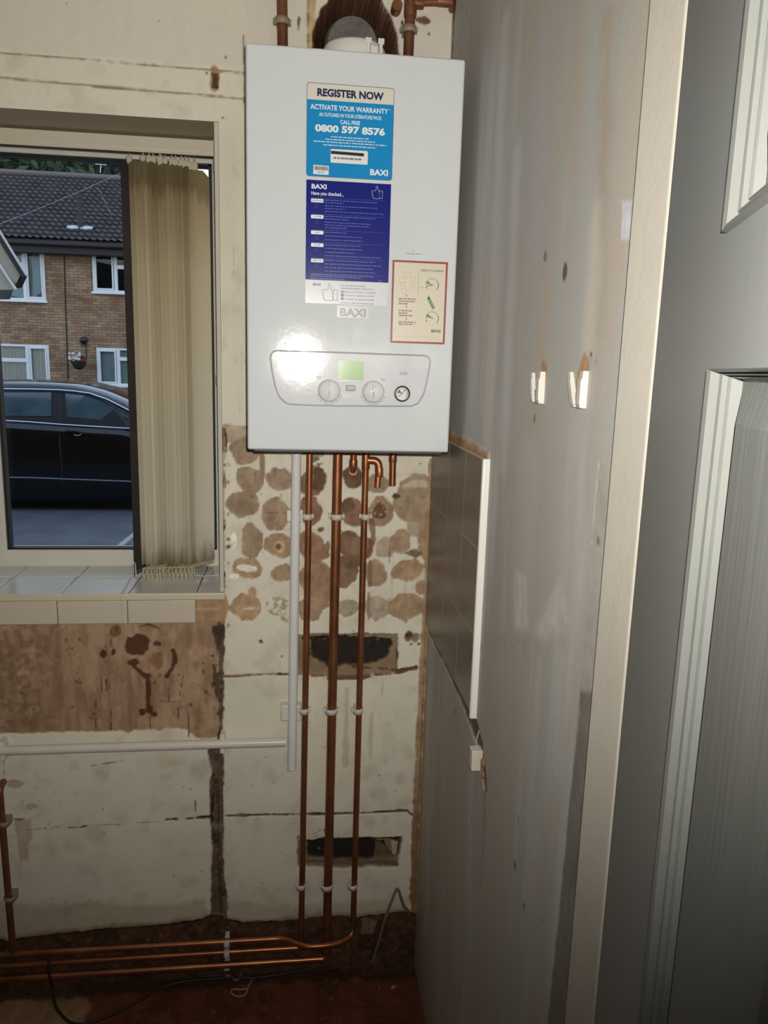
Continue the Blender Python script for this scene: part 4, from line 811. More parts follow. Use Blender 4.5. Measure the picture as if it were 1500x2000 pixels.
# white plastic overflow pipes
WPL = mat('white_pipe_plastic', (236, 236, 234), .28, var=.06, scale=20)
WPL2 = mat('aged_white_plastic', (232, 226, 212), .32, var=.08, scale=20)
a, b = pw(579, 884), pw(570, 1502); t = thing('plastic_pipe', 'vertical white plastic overflow pipe ending open above the floor', 'pipe', b)
a = lift(a, b, UP)
m = M().tube([a, b+(a-b)*.0], .0108, 24, caps=False).tube([b+(a-b)*.02, b], .0085, 24, caps=False); n = 24; put('pipe', m, WPL, t)
put('bore', M().tube([b+(a-b).normalized()*.004, b+(a-b).normalized()*.006], .0086, 20), mat('pipe_bore', (150, 146, 138), .6), t)
h1, h2 = pw(558, 1449), pw(0, 1466)
t = thing('plastic_pipe', 'horizontal white plastic pipe running left below the window, its open end by the vertical one', 'pipe', h1); dd = (h2-h1); put('pipe', M().tube([h1, h1+dd*1.4], .0108, 24), WPL2, t)
CLP = mat('translucent_nylon', (216, 210, 202), .4); CLW = mat('white_clip_plastic', (228, 224, 212), .4); CLT = mat('grimy_clip', (150, 136, 116), .5)
def vclip(px, py, r_, label, mm=CLP, group=None, horiz=False, Y=PY, tab=True, gap=.004):
    p = pw(px, py, Y); T = Matrix.Translation(p)
    t = thing('pipe_clip', label, 'clip', (p.x, 0, p.z), group); o_ = .0065
    m = M(); ro = r_+.0035
    ax = (Vector((0, 0, 1)) if not horiz else Vector((1, 0, 0)))
    # open ring
    vs = []; N = 20; a0, a1 = radians(-140), radians(140)
    for i in range(N+1):
        a = a0+(a1-a0)*i/N
        for rr in (r_+.0004, ro):
            d = Vector((sin(a)*rr, -cos(a)*rr, 0)) if not horiz else Vector((0, -cos(a)*rr, sin(a)*rr))
            for s in (-1, 1): vs.append(p+d+ax*s*o_)
    fs = []
    for i in range(N):
        q = i*4; r2 = q+4
        fs += [(q, q+1, r2+1, r2), (q+2, r2+2, r2+3, q+3), (q, r2, r2+2, q+2), (q+1, q+3, r2+3, r2+1)]
    fs += [(0, 2, 3, 1), (N*4, N*4+1, N*4+3, N*4+2)]; m.add(vs, fs, True); put('ring', m, mm, t)
    yb = Y+r_*.6
    if not horiz: m = M().rbox((p.x-ro*.8, yb, p.z-o_*.9), (p.x+ro*.8, .001, p.z+o_*.9), .001, 2)
    else: m = M().rbox((p.x-o_*.9, yb, p.z-ro*.8), (p.x+o_*.9, .001, p.z+ro*.8), .001, 2)
    if tab and not horiz:
        m.rbox((p.x-ro-.004, Y-.001, p.z-.004), (p.x-ro+.0015, Y+.012, p.z+.006), .001, 2).rbox((p.x+ro-.0015, Y-.001, p.z-.004), (p.x+ro+.004, Y+.012, p.z+.006), .001, 2)
    put('base', m, mm, t); return t
NM = {'l': ('left thin copper pipe', 600, 594, 588), 'm': ('thick middle copper pipe', 657.5, 647, 638.5), 'r': ('right copper pipe', 714, 699, 689)}
for k, (nm, xa, xb, xc) in NM.items():
    r_ = .011 if k == 'm' else .0075
    for (x, y, wh) in ((xa, 1009, 'upper nylon clip, in the row nearest the boiler, on the '), (xb, 1388, 'middle-row nylon clip halfway up, on the '), (xc, 1731, 'lowest-row nylon clip near the floor, on the ')):
        vclip(x, y, r_, wh+nm, CLP, 'nylon clips on the boiler pipes')
vclip(551, 42, .0108, 'nylon clip on the pipe above the left of the boiler', CLT, 'nylon clips above the boiler'); vclip(799, 58, .0108, 'nylon clip on the pipe above the right of the boiler', CLT, 'nylon clips above the boiler')
vclip(8, 1608, .0078, 'stained clip higher up the far-left copper pipe', CLT, 'clips on the far-left pipe'); vclip(20, 1755, .0078, 'stained clip lower down the far-left copper pipe', CLT, 'clips on the far-left pipe')
for y, wd in ((1842, 'topmost'), (1862, 'middle'), (1887, 'lowest')):
    vclip(443, y, .0078, wd+' of three clips stacked across the floor-level copper pipes', CLP, 'clips on the skirting pipes', True)
# saddle clips of the white plastic pipes
p = pw(563, 1392); t = thing('pipe_clip', 'white saddle clip behind the lower part of the vertical plastic pipe', 'clip', (p.x, 0, p.z), 'white clips on the plastic pipes')
m = M().rbox((p.x-.018, -.026, p.z-.024), (p.x+.03, .001, p.z+.016), .003, 2); put('base', m, CLW, t)
p = pw(575, 1009); t = thing('pipe_clip', 'white saddle clip behind the upper part of the vertical plastic pipe', 'clip', (p.x, 0, p.z), 'white clips on the plastic pipes')
put('base', M().rbox((p.x-.018, -.024, p.z-.014), (p.x+.02, .001, p.z+.014), .003, 2), CLW, t)
for x, y, nm in ((434, 1452, 'white saddle clip under the horizontal plastic pipe, beside the mortar joint'), (3, 1466, 'white saddle clip under the horizontal plastic pipe, at the left picture edge')):
    p = pw(x, y); t = thing('pipe_clip', nm, 'clip', (p.x, 0, p.z), 'white clips on the plastic pipes'); put('base', M().rbox((p.x-.006, -.029, p.z-.028), (p.x+.006, .001, p.z+.020), .002, 2), CLW, t)

# ================================================================== WALL BITS
# tiled splashback on the right wall
TILE = mat('brown_grey_tile', (134, 124, 108), .34, var=.25, scale=7, bump=.03, bscale=30)
t = thing('tile_splashback', 'brown-grey tiled panel with a white edge strip on the right wall beside the boiler', 'tiles', (R, -.25, .955))
m = M(); yz = [0.0, -.056, -.206, -.356, -.499]; zz_ = [.958, 1.104, 1.258, 1.417]
for a, b in zip(yz[:-1], yz[1:]):
    for c_, d_ in zip(zz_[:-1], zz_[1:]): m.rbox((R-.0068, b+.0016, c_+.0016), (R+.004, a-.0016, d_-.0016), .001, 2)
put('tile', m, TILE, t); put('grout', M().box((R-.006, -.498, .957), (R+.002, -.0, 1.418)), mat('tile_grout', (196, 180, 152), .9), t)
put('edge_strip', M().rbox((R-.012, -.509, .953), (R+.004, -.499, 1.419), .003, 3), mat('white_edge_strip', (226, 224, 216), .3), t, label='white edge strip')
# row of white tiles under the sill
m_ = mat('cream_wall_tile', (214, 202, 182), .3, var=.05, scale=12)
xe = on_wall(382, 1190)[0]; j1 = on_wall(250, 1190)[0]; j2 = on_wall(113, 1190)[0]
for a, b, nm in ((j1+.001, xe, 'cream tile under the sill, rightmost of the row'), (j2+.001, j1-.001, 'cream tile under the sill, second from the right end'), (j2-.151, j2-.001, 'cream tile under the sill, at the left picture edge')):
    put('wall_tile', M().rbox((a, -.006, .966), (b, .004, WZ0-.009), .0015, 2), m_, label=nm, cat='tile', group='cream tiles below the window sill')
# two white plastic peg clips
def peg(pa, pb, pc, pd, label):     # tops and bottoms of the two prongs, in the wall plane
    a, b, c_, d_ = (on_right(*q) for q in (pa, pb, pc, pd)); t = thing('wall_clip', label, 'clip', (R, (a[0]+c_[0])/2, min(b[1], d_[1])), 'white pegs on the grey wall')
    WP = mat('white_peg_plastic', (196, 192, 182), .4)
    for p_, q_, out, wd in ((a, b, .0055, .0045), (c_, d_, .0085, .005)):
        n_ = 10; prof = [(0, 0), (0, out*.8), (.12, out), (.75, out), (.82, out*.8), (1, out*.75), (1, 0)]
        m = M(); f1 = []; f2 = []
        for s, o in prof:
            y = q_[0]+(p_[0]-q_[0])*s; z = q_[1]+(p_[1]-q_[1])*s
            f1.append((R-o, y-wd, z)); f2.append((R-o, y+wd, z))
        m.prism(f1, f2); put('prong', m, WP, t)
    m = M().rbox((R-.002, min(d_[0], b[0])-.002, min(b[1], d_[1])-.001), (R+.002, max(b[0], d_[0])+.002, min(b[1], d_[1])+.017), .0008, 2)
    m.rbox((R-.004, (b[0]+d_[0])/2-.003, min(b[1], d_[1])), (R, (b[0]+d_[0])/2+.004, min(b[1], d_[1])+.010), .001, 2); put('back_plate', m, mat('grey_peg_shade', (160, 154, 146), .5), t)
peg((1043, 728), (1045, 785), (1063, 726), (1060, 788), 'white V-shaped peg clip on the grey wall, nearer the boiler')
peg((1117, 727), (1126, 795), (1147, 725), (1141, 797), 'white V-shaped peg clip on the grey wall, nearer the door')
# broken white block with a wire
a = on_right(936, 1481); t = thing('plastic_block', 'small white plastic block with a thin wire at the broken plaster below the tiles', 'plastic block', (R, a[0], a[1]-.02))
put('block', M().rbox((R-.016, a[0]-.010, a[1]-.019), (R+.004, a[0]+.012, a[1]+.019), .0015, 2), mat('block_white', (222, 212, 194), .5, var=.1), t)
put('wire', M().tube([(R-.004, a[0]+.002, a[1]+.018), (R-.006, a[0]+.003, a[1]+.032), (R-.003, a[0]+.0, a[1]+.052)], .0011, 6), mat('grey_wire', (190, 184, 174), .4), t)
# broken plaster lumps beside it
for k, (dy, dz, s) in enumerate(((-.030, .008, .007), (-.034, -.012, .006), (-.026, -.004, .005))):
    put('plaster_lump', M().ball((R-.001, a[0]+dy, a[1]+dz), s, 7, (.6, 1, 1.3)), mat('plaster_crumb', (158, 128, 92), .9, var=.3, scale=90), label=['upper plaster lump beside the white block', 'lower plaster lump beside the white block', 'smallest plaster lump, against the white block'][k], cat='plaster', group='plaster lumps by the white block')

# ================================================================== VERTICAL BLIND
bl = thing('vertical_blind', 'cream vertical blind drawn to the right of the window, its lower edges dirty', 'blind', (-.2, .12, 1.05))
HR = mat('cream_headrail', (214, 206, 184), .4)
put('headrail', M().rbox((WX0+.02, .115, 2.026), (-.088, .160, 2.054), .002, 2).box((WX0+.02, .113, 2.020), (-.09, .117, 2.0265)), HR, bl)
m = M().rbox((-.096, .108, 1.985), (-.076, .165, 2.056), .002, 2); put('end_bracket', m, HR, bl)
put('runner_slot', M().box((WX0+.03, .126, 2.0245), (-.1, .150, 2.0262)), mat('dark_slot', (70, 60, 48), .6), bl)
def slat_mat():
    m = bpy.data.materials.new('cream_blind_fabric'); m.use_nodes = True; n = m.node_tree.nodes; l = m.node_tree.links; p = n['Principled BSDF']; p.inputs['Roughness'].default_value = .85; p.inputs['Specular IOR Level'].default_value = .15
    t_ = n.new('ShaderNodeTexCoord'); s = n.new('ShaderNodeSeparateXYZ'); l.new(t_.outputs['Generated'], s.inputs[0])
    nz = n.new('ShaderNodeTexNoise'); nz.inputs['Scale'].default_value = 14; mp = n.new('ShaderNodeMapping'); mp.inputs['Scale'].default_value = (3, 3, .6); l.new(t_.outputs['Object'], mp.inputs[0]); l.new(mp.outputs[0], nz.inputs['Vector'])
    ad = n.new('ShaderNodeMath'); ad.operation = 'MULTIPLY_ADD'; l.new(nz.outputs['Fac'], ad.inputs[0]); ad.inputs[1].default_value = .10; l.new(s.outputs['Z'], ad.inputs[2])
    r = n.new('ShaderNodeValToRGB'); e = r.color_ramp.elements; e[0].position = .0; e[0].color = lin((120, 106, 84)); e[1].position = 1.0; e[1].color = lin((150, 134, 102))
    for pos, c_ in ((.045, (150, 136, 112)), (.10, (222, 214, 194)), (.16, (232, 226, 208)), (.55, (230, 222, 196)), (.80, (222, 210, 178)), (.97, (192, 174, 136))): k = e.new(pos); k.color = lin(c_)
    l.new(ad.outputs[0], r.inputs[0]); l.new(r.outputs[0], p.inputs['Base Color'])
    tr_ = n.new('ShaderNodeBsdfTranslucent'); l.new(r.outputs[0], tr_.inputs['Color']); mx = n.new('ShaderNodeMixShader'); mx.inputs[0].default_value = .12; o_ = n['Material Output']
    l.new(p.outputs[0], mx.inputs[1]); l.new(tr_.outputs[0], mx.inputs[2]); l.new(mx.outputs[0], o_.inputs['Surface']); return m
SLM = slat_mat(); SLD = mat('shaded_blind_fabric', (74, 60, 48), .8, var=.35, scale=20); HK = mat('cream_hook', (206, 194, 164), .4)  # SLD: the edge-on slat's shade, plus dirt, put into a browner colour
WGT = mat('bottom_weight', (206, 188, 150), .4, var=.2, scale=60); CHN = mat('bead_chain_white', (224, 216, 198), .3)
rd = random.Random(11)
def slat(x0, y0, ang_, zt, zb, mm, wv=.089, label=None, curve=.010):
    n_ = 8; m = M(); d = Vector((cos(ang_), sin(ang_), 0)); nn = Vector((-d.y, d.x, 0)); rows = []
    for z, k in ((zt, .0), (zt-.012, 1.), ((zt+zb)/2, 1.), (zb+.03, 1.), (zb, 1.)):
        row = []
        for i in range(n_+1):
            t_ = i/n_; off = curve*sin(pi*t_); tt = .5+(t_-.5)*(.55+.45*k); zz1 = z-(0 if k else 0)
            row.append(Vector((x0, y0, 0))+d*wv*tt+nn*off+Vector((0, 0, zz1)))
        rows.append(row)
    vs = [p for r_ in rows for p in r_]; m.add(vs, [(a*(n_+1)+b, a*(n_+1)+b+1, (a+1)*(n_+1)+b+1, (a+1)*(n_+1)+b) for a in range(len(rows)-1) for b in range(n_)], True)
    s = put('slat', m, mm, bl, label, recalc=False)
    c0 = Vector((x0, y0, 0))+d*wv*.5
    put('hook', M().rbox((c0.x-.006, c0.y-.003, zt-.004), (c0.x+.006, c0.y+.003, zt+.014), .001, 2).tube([c0+Vector((0, 0, zt+.012)), c0+Vector((.0, 0, zt+.022))], .0018, 6), HK, s)
    return c0, d, s
NS = 13; cents = []
for i in range(NS):
    x0 = -.280+.0098*i+rd.uniform(-.0015, .0015); an = radians(50+rd.uniform(-7, 7))
    if i == NS-1: x0, an = -.1655, radians(58)
    if i == 0: an = radians(56)
    c0, d, s = slat(x0, .105+.0012*i, an, 2.006-.0004*i, 1.072+rd.uniform(-.004, .004), SLM); cents.append((c0, d, s))
    # weight pocket with its chain pegs
    zb = 1.066; e1, e2 = c0-d*.040, c0+d*.040
    wt = put('bottom_weight', M().tube([e1+Vector((0, -.002, zb)), e2+Vector((0, -.002, zb))], .0032, 8).tube([e1+Vector((0, -.002, zb-.002)), e1+Vector((0, -.003, zb-.026)), e1+d*.008+Vector((0, -.003, zb-.028)), e1+d*.010+Vector((0, -.002, zb-.004))], .0019, 6), WGT, s)
c0, d, s = slat(-.299, .110, radians(75), 2.006, 1.055, SLD, label='dark slat turned edge-on at the left of the stack', curve=.003)
put('bottom_weight', M().tube([c0-d*.04+Vector((0, 0, 1.052)), c0+d*.04+Vector((0, 0, 1.052))], .003, 8), mat('dark_weight', (60, 52, 44), .5), s)
w0 = c0-d*.042; put('weight_loop', M().tube([w0+Vector((0, 0, z)) + Vector((x, -.002, 0)) for x, z in ((-.003, 1.055), (-.004, 1.078), (-.001, 1.083), (.002, 1.078), (.003, 1.05), (.0, 1.044), (-.002, 1.048))], .0012, 6, closed=True), CHN, s)
def beads(pts, sp=.0058, r_=.0017, m=None):
    m = m or M(); pts = [Vector(p) for p in pts]; acc = 0
    for a, b in zip(pts[:-1], pts[1:]):
        L = (b-a).length; t_ = -acc % sp if acc else 0
        k = 0
        while k*sp < L: m.ball(a+(b-a)*(k*sp/L), r_, 6); k += 1
    return m
m = M(); pv = None
for i, (c0, d, s) in enumerate([(w0, Vector((0, 1, 0)), None)]+cents):
    p = c0-d*.036+Vector((0, -.004, 1.052 if i else 1.05))
    if pv is not None:
        sag = .022+.012*rd.random(); mid = (pv+p)/2+Vector((0, -.004, -sag)); q1 = (pv+mid)/2+Vector((0, 0, -sag*.28)); q2 = (p+mid)/2+Vector((0, 0, -sag*.28)); beads([pv, q1, mid, q2, p], m=m)
    pv = p
end = Vector((-.105, .14, 1.062)); beads([pv, (pv+end)/2+Vector((0, 0, -.02)), end], m=m)
put('link_chain', m, CHN, bl)
m = M(); beads([(-.0905, .108, 2.0), (-.0895, .106, 1.7), (-.0885, .106, 1.35), (-.088, .108, 1.062)], .006, .0016, m); put('control_chain', m, CHN, bl)
put('chain_weight', M().rbox((-.096, .102, 1.515), (-.086, .112, 1.540), .002, 2), mat('grey_clip', (160, 160, 158), .4), bl)
p = on_wall(238, 1180); m = M(); beads([(p[0]-.005, .13, WZ0+.009), (p[0]-.0, .05, WZ0+.009), (p[0]+.002, -.013, WZ0+.009), (p[0]+.003, -.014, .99), (p[0]+.004, -.010, .9), (p[0]+.006, -.008, .80), (p[0]+.004, -.008, .715)], .0085, .0014, m)
put('bead_chain', m, mat('dusty_chain', (176, 160, 136), .5), label='thin bead chain hanging over the sill down the brown plaster', cat='chain')
# ================================================================== FLOOR BITS
def flr(px, py, z=0.): x, y = fl(px, py); return Vector((x, y, z))
CBL = mat('black_cable', (46, 40, 36), .45); 
def curve_pts(P, n=6):
    P = [Vector(p) for p in P]; out = []
    for i in range(len(P)-1):
        p0 = P[max(i-1, 0)]; p1 = P[i]; p2 = P[i+1]; p3 = P[min(i+2, len(P)-1)]
        for k in range(n):
            t_ = k/n; out.append(.5*((2*p1)+(p2-p0)*t_+(2*p0-5*p1+4*p2-p3)*t_*t_+(3*p1-p0-3*p2+p3)*t_**3))
    return out+[P[-1]]
path = [(-.50, PY-.018, .135), (-.497, PY-.030, .09), flr(103, 1945, .006)+Vector((0, 0, .02)), flr(112, 1975, .005), flr(150, 2003, .004), flr(215, 1985, .004), flr(270, 1958, .004), flr(335, 1925, .004), flr(420, 1914, .004), flr(500, 1912, .004), flr(590, 1898, .004), flr(640, 1888, .004), flr(720, 1874, .004)]
put('cable', M().tube(curve_pts(path), .0034, 10), CBL, label='dark cable looping over the pipes and across the floor', cat='cable')
q = [Vector((.300, -.012, .03)), Vector((.318, -.022, .12)), at(752, 1795, -.03), at(766, 1757, -.03), at(774, 1738, -.03), at(778, 1738, -.03), at(783, 1752, -.03), at(788, 1768, -.025), at(797, 1780, -.015), Vector((.3935, -.004, at(806, 1786, 0).z))]
put('bent_cable', M().tube(curve_pts(q), .0036, 10), mat('dusty_cable', (132, 112, 88), .6), label='dusty grey cable bent to a peak in the wall corner', cat='cable')
def zs_(x, y): return flr(420+x*.32, 1450+y*.32, .003)
s1 = [zs_(*p) for p in ((275, 1376), (245, 1382), (200, 1376), (165, 1395), (150, 1440), (130, 1458), (85, 1440), (80, 1450), (105, 1432))]
s2 = [zs_(*p) for p in ((150, 1440), (180, 1438), (216, 1440), (223, 1465), (205, 1492), (190, 1538), (150, 1556), (110, 1545), (98, 1522), (118, 1510), (150, 1514), (195, 1510))]
put('string', M().tube(curve_pts(s1), .0011, 6).tube(curve_pts(s2), .0012, 6), mat('white_string', (206, 192, 172), .7), label='tangled white string lying on the dark floor', cat='string')
CHIP = mat('plaster_chip', (190, 170, 142), .8, var=.2, scale=60)
for (px, py, s, nm) in ((398, 1898, .012, 'pale plaster chip below the floor pipe clips'), (158, 1912, .013, 'flat plaster chip beside the cable under the pipes'), (768, 1930, .006, 'small chip on the floor near the right corner'), (296, 1906, .005, 'thin white splinter below the floor pipes'), (445, 1908, .005, 'small white chip under the pipe clips')):
    c_ = flr(px, py); m = M(); fr = [c_+Vector((x*s, y*s, .004+abs(x)*s*.25)) for x, y in ((-1, -.3), (-.3, -.5), (.5, -.3), (1, .2), (.3, .5), (-.5, .4))]; m.prism(fr, [p-Vector((0, 0, .004+.2*s)) for p in fr])
    put('plaster_chip', m, CHIP, label=nm, cat='debris')

# ================================================================== OUTSIDE: street, houses, cars, trees
GZ = -.10
def asphalt():
    m = mat('asphalt', (84, 86, 92), .85, col2=(68, 70, 76), scale=3, bump=.6, bscale=40); return m
put('ground', M().box((-40, WT+.02, GZ-.2), (30, 60, GZ)), asphalt(), kind='structure')
a, b = Vector(), Vector()
def gnd(px, py): d = ray(px, py); t_ = (GZ-CAM[2])/d[2]; P_ = CAM+t_*d; return Vector(P_)
k1, k2 = gnd(229, 1068), gnd(290, 1018); dk = (k2-k1).normalized(); nk = Vector((-dk.y, dk.x, 0))
k1 = k1-dk*1.0; k2 = k2+dk*.8
put('trim_3', M().prism([k1, k2, k2-nk*.05, k1-nk*.05], [p-Vector((0, 0, .05))+Vector((0, 0, .065)) for p in (k1, k2, k2-nk*.05, k1-nk*.05)]), mat('kerb_stone', (150, 146, 140), .9), kind='structure')
# ---- terraced house
HY = 20.0
UW = mat('house_upvc', (222, 226, 228), .4); HGL = glass_mat('house_glass', (.80, .88, .9)); DARKIN = mat('indoor_shade', (26, 28, 32), .9)
house = thing('terraced_house', 'brick terraced house across the street with a dark tiled roof', 'house', (-5, HY, GZ))
def hx(px, py=600): return at(px, py, HY).x
def hz(px, py): return at(px, py, HY).z
WA = dict(x0=-8.35, x1=hx(88, 540), z0=hz(85, 588), z1=hz(80, 489)); WB = dict(x0=hx(181, 530), x1=hx(272, 530), z0=hz(185, 570), z1=hz(185, 493))
WC = dict(x0=hx(190, 720), x1=hx(276, 720), z0=hz(195, 752), z1=hz(195, 679)); WD = dict(x0=-8.35, x1=hx(97, 710), z0=WC['z0'], z1=hz(90, 674))
holes = [WA, WB, WC, WD]
WE = dict(x0=-2.7, x1=-1.5, z0=GZ, z1=2.0); holes.append(WE)
lx = sorted({-16, 9}|{h_[k] for h_ in holes for k in ('x0', 'x1')}); lz = sorted({GZ, 4.62}|{h_[k] for h_ in holes for k in ('z0', 'z1')})
m = M()
for i in range(len(lx)-1):
    for j in range(len(lz)-1):
        cx_, cz_ = (lx[i]+lx[i+1])/2, (lz[j]+lz[j+1])/2
        if not any(h_['x0'] < cx_ < h_['x1'] and h_['z0'] < cz_ < h_['z1'] for h_ in holes): m.box((lx[i], HY, lz[j]), (lx[i+1], HY+.25, lz[j+1]))
put('wall', m, brick_mat('mixed_brick'), house)
put('dark_backing', M().box((-16, HY+1.2, GZ), (9, HY+1.3, 4.62)), DARKIN, house)  # single dark sheet behind the windows; indoor shade put into its colour
def hwin(h_, mx, tz_, left_cas, curtain, extra=None):
    x0, x1, z0, z1 = h_['x0'], h_['x1'], h_['z0'], h_['z1']; fr = M(); t_ = .055
    for e in ((x0, z0, x1, z0+t_), (x0, z1-t_, x1, z1), (x0, z0, x0+t_, z1), (x1-t_, z0, x1, z1), (mx-.045, z0, mx+.045, z1)): k_ = .003*((e[3]-e[1]) > (e[2]-e[0])); fr.box((e[0]+k_*.3, HY-.02-k_, e[1]+k_*.3), (e[2]-k_*.3, HY+.06+k_, e[3]-k_*.3))
    c0, c1 = (x0, mx) if left_cas else (mx, x1); o0, o1 = (mx, x1) if left_cas else (x0, mx)
    for e in ((c0+t_, z0+t_, c1-t_, z0+.10), (c0+t_, z1-.10, c1-t_, z1-t_), (c0+t_, z0+t_, c0+.10, z1-t_), (c1-.10, z0+t_, c1-t_, z1-t_), (o0, tz_-.05, o1, tz_+.05)): k_ = .003*((e[3]-e[1]) > (e[2]-e[0])); fr.box((e[0]+k_, HY-.035-k_, e[1]+k_), (e[2]-k_, HY+.05+k_, e[3]-k_))
    w_ = put('window', fr, UW, house); put('sill', M().box((x0-.04, HY-.08, z0-.05), (x1+.04, HY+.02, z0+.005)), UW, w_)
    put('pane', M().box((x0+.03, HY+.02, z0+.03), (x1-.03, HY+.03, z1-.03)), HGL, w_)
    if curtain:
        m = M(); cm, rng = curtain
        for a, b, zb in rng:
            n_ = max(8, int((b-a)/.018)); row = lambda z: [Vector((a+(b-a)*i/n_, HY+.09+.022*sin(i*1.15)+.01*sin(i*.37), z)) for i in range(n_+1)]
            r1_, r2_ = row(z1-.02), row(zb); o = r1_+r2_; m.add(o, [(i, i+1, n_+2+i, n_+1+i) for i in range(n_)], True)
        put('curtain', m, cm, w_, recalc=False)
    return w_
NET = mat('net_curtain', (190, 206, 210), .9); BEI = mat('beige_blind', (240, 218, 200), .9); GRY = mat('grey_curtain', (214, 214, 206), .9)
mA = hx(48, 540)
wA = hwin(WA, mA, hz(40, 517), False, None)
# swagged net in the upper left window
m = M(); n_ = 26
for a, b, sw in ((WA['x0']+.1, mA-.03, -1), (mA+.1, WA['x1']-.1, 1)):
    rows = []
    for j in range(11):
        v_ = j/10; rows.append([Vector((a+(b-a)*i/n_+ (.05*sin(v_*3) if sw > 0 else 0), HY+.15+.02*sin(i*1.5+v_*6), WA['z1']-.05-(WA['z1']-WA['z0']-.08)*v_*(1-.22*(i/n_ if sw > 0 else 1-i/n_)*v_))) for i in range(n_+1)])
    o = [p for r_ in rows for p in r_]; m.add(o, [(j*(n_+1)+i, j*(n_+1)+i+1, (j+1)*(n_+1)+i+1, (j+1)*(n_+1)+i) for j in range(10) for i in range(n_)], True)
put('curtain', m, NET, wA, recalc=False, label='swagged net curtain')
hwin(WB, hx(226, 530), hz(235, 522), True, None)
hwin(WC, hx(232, 720), hz(240, 701), True, (GRY, [(WC['x0']+.06, WC['x1']-.06, WC['z0']+.02)]))
hwin(WD, hx(55, 710), hz(25, 703), False, (BEI, [(WD['x0']+.06, WD['x1']-.06, WD['z0']+.02)]))
dm = M().box((WE['x0'], HY+.02, GZ), (WE['x1'], HY+.08, 2.0)); put('front_door', dm, mat('house_door', (70, 64, 60), .5), house)
put('porch_lamp', M().ball((hx(413, 521), HY-.1, at(413, 521, HY).z), .09, 12, (1.2, .6, .7)), mat('lit_lamp', (255, 236, 190), .4, emit=3.), house, label='lit porch lamp')
put('wall_joint', M().tube([at(125, 490, HY-.015), at(128, 600, HY-.015), at(133, 746, HY-.015), (at(133, 746, HY).x, HY-.015, GZ)], .014, 8), mat('dark_wall_joint', (28, 26, 26), .6), house, label='thin dark joint line down the brickwork')  # movement joint drawn as a thin dark tube
RY0, RY1 = HY-.42, HY+4.2; EZ = at(100, 470, RY0).z; RZ = at(100, 343, RY1).z
SLN = Vector((0, RY1-RY0, RZ-EZ)); SL = SLN.length; sd_, RN = SLN.normalized(), Vector((0, -(RZ-EZ), RY1-RY0)).normalized()
nr = 17; wp = .175; xs_ = np.arange(-16.2, 9.2, wp/6); rows = []
for r_ in range(nr):
    for t_, lf in ((0., .075), (.985, .004)): rows.append((r_+t_, lf))
V_ = []
for s_, lf in rows:
    for x in xs_:
        ph = (x/wp) % 1; wv = .028*(max(0, sin(ph*2*pi))**.8 if sin(ph*2*pi) > 0 else .35*sin(ph*2*pi)); jit = .004*sin(x*13.7+s_*7)
        V_.append(Vector((x, RY0, EZ))+sd_*(s_*SL/nr+jit)+RN*(lf+wv))
nx = len(xs_); fs = [(a*nx+b, a*nx+b+1, (a+1)*nx+b+1, (a+1)*nx+b) for a in range(len(rows)-1) for b in range(nx-1)]
m = M().add(V_, fs, False); m.prism([(-16.2, RY0, EZ), (9.2, RY0, EZ), (9.2, RY1, RZ), (-16.2, RY1, RZ)], [(-16.2, RY0, EZ-.05), (9.2, RY0, EZ-.05), (9.2, RY1+4, EZ-.05), (-16.2, RY1+4, EZ-.05)])
put('roof', m, mat('dark_roof_tile', (78, 70, 72), .8, col2=(52, 48, 52), scale=2.5), house, recalc=False)
put('ridge', M().tube([(-16.2, RY1, RZ+.02), (9.2, RY1, RZ+.02)], .10, 12), mat('ridge_tile', (104, 94, 92), .8), house)
put('fascia', M().box((-16.2, HY-.38, EZ-.30), (9.2, HY+.02, EZ-.03)).tube([(-16.2, RY0-.02, EZ-.08), (9.2, RY0-.02, EZ-.08)], .06, 10), mat('dark_fascia', (36, 30, 28), .6), house, label='dark brown fascia and gutter')
def on_roof(px, py, up=0.):
    d = Vector(ray(px, py)); C_ = Vector(CAM); t_ = (Vector((0, RY0, EZ))-C_).dot(RN)/d.dot(RN); return C_+d*t_+RN*up
vb = on_roof(157, 450)
put('vent_pipe', M().tube([vb-Vector((0, 0, .2)), vb+Vector((0, 0, .42))], .07, 14).tube([vb+Vector((0, 0, .42)), vb+Vector((0, 0, .85))], .055, 14).tube([vb+Vector((0, 0, .80)), vb+Vector((0, 0, .92))], .075, 14), mat('black_vent', (34, 34, 38), .5), house, label='black vent pipe through the roof')
m = M()
for s_ in (-1, 1): 
    c_ = vb+Vector((s_*.17, 0, 0)); fr = [c_+Vector((x*.16, 0, 0))+sd_*y*.16+RN*(.09) for x, y in ((-1, -.4), (-.2, -.8), (.9, -.5), (1, .4), (.2, .7), (-.9, .5))]; m.prism(fr, [p-RN*.03 for p in fr])
put('lead_flashing', m, mat('lead_sheet', (168, 176, 184), .4), house, label='pale lead flashing')
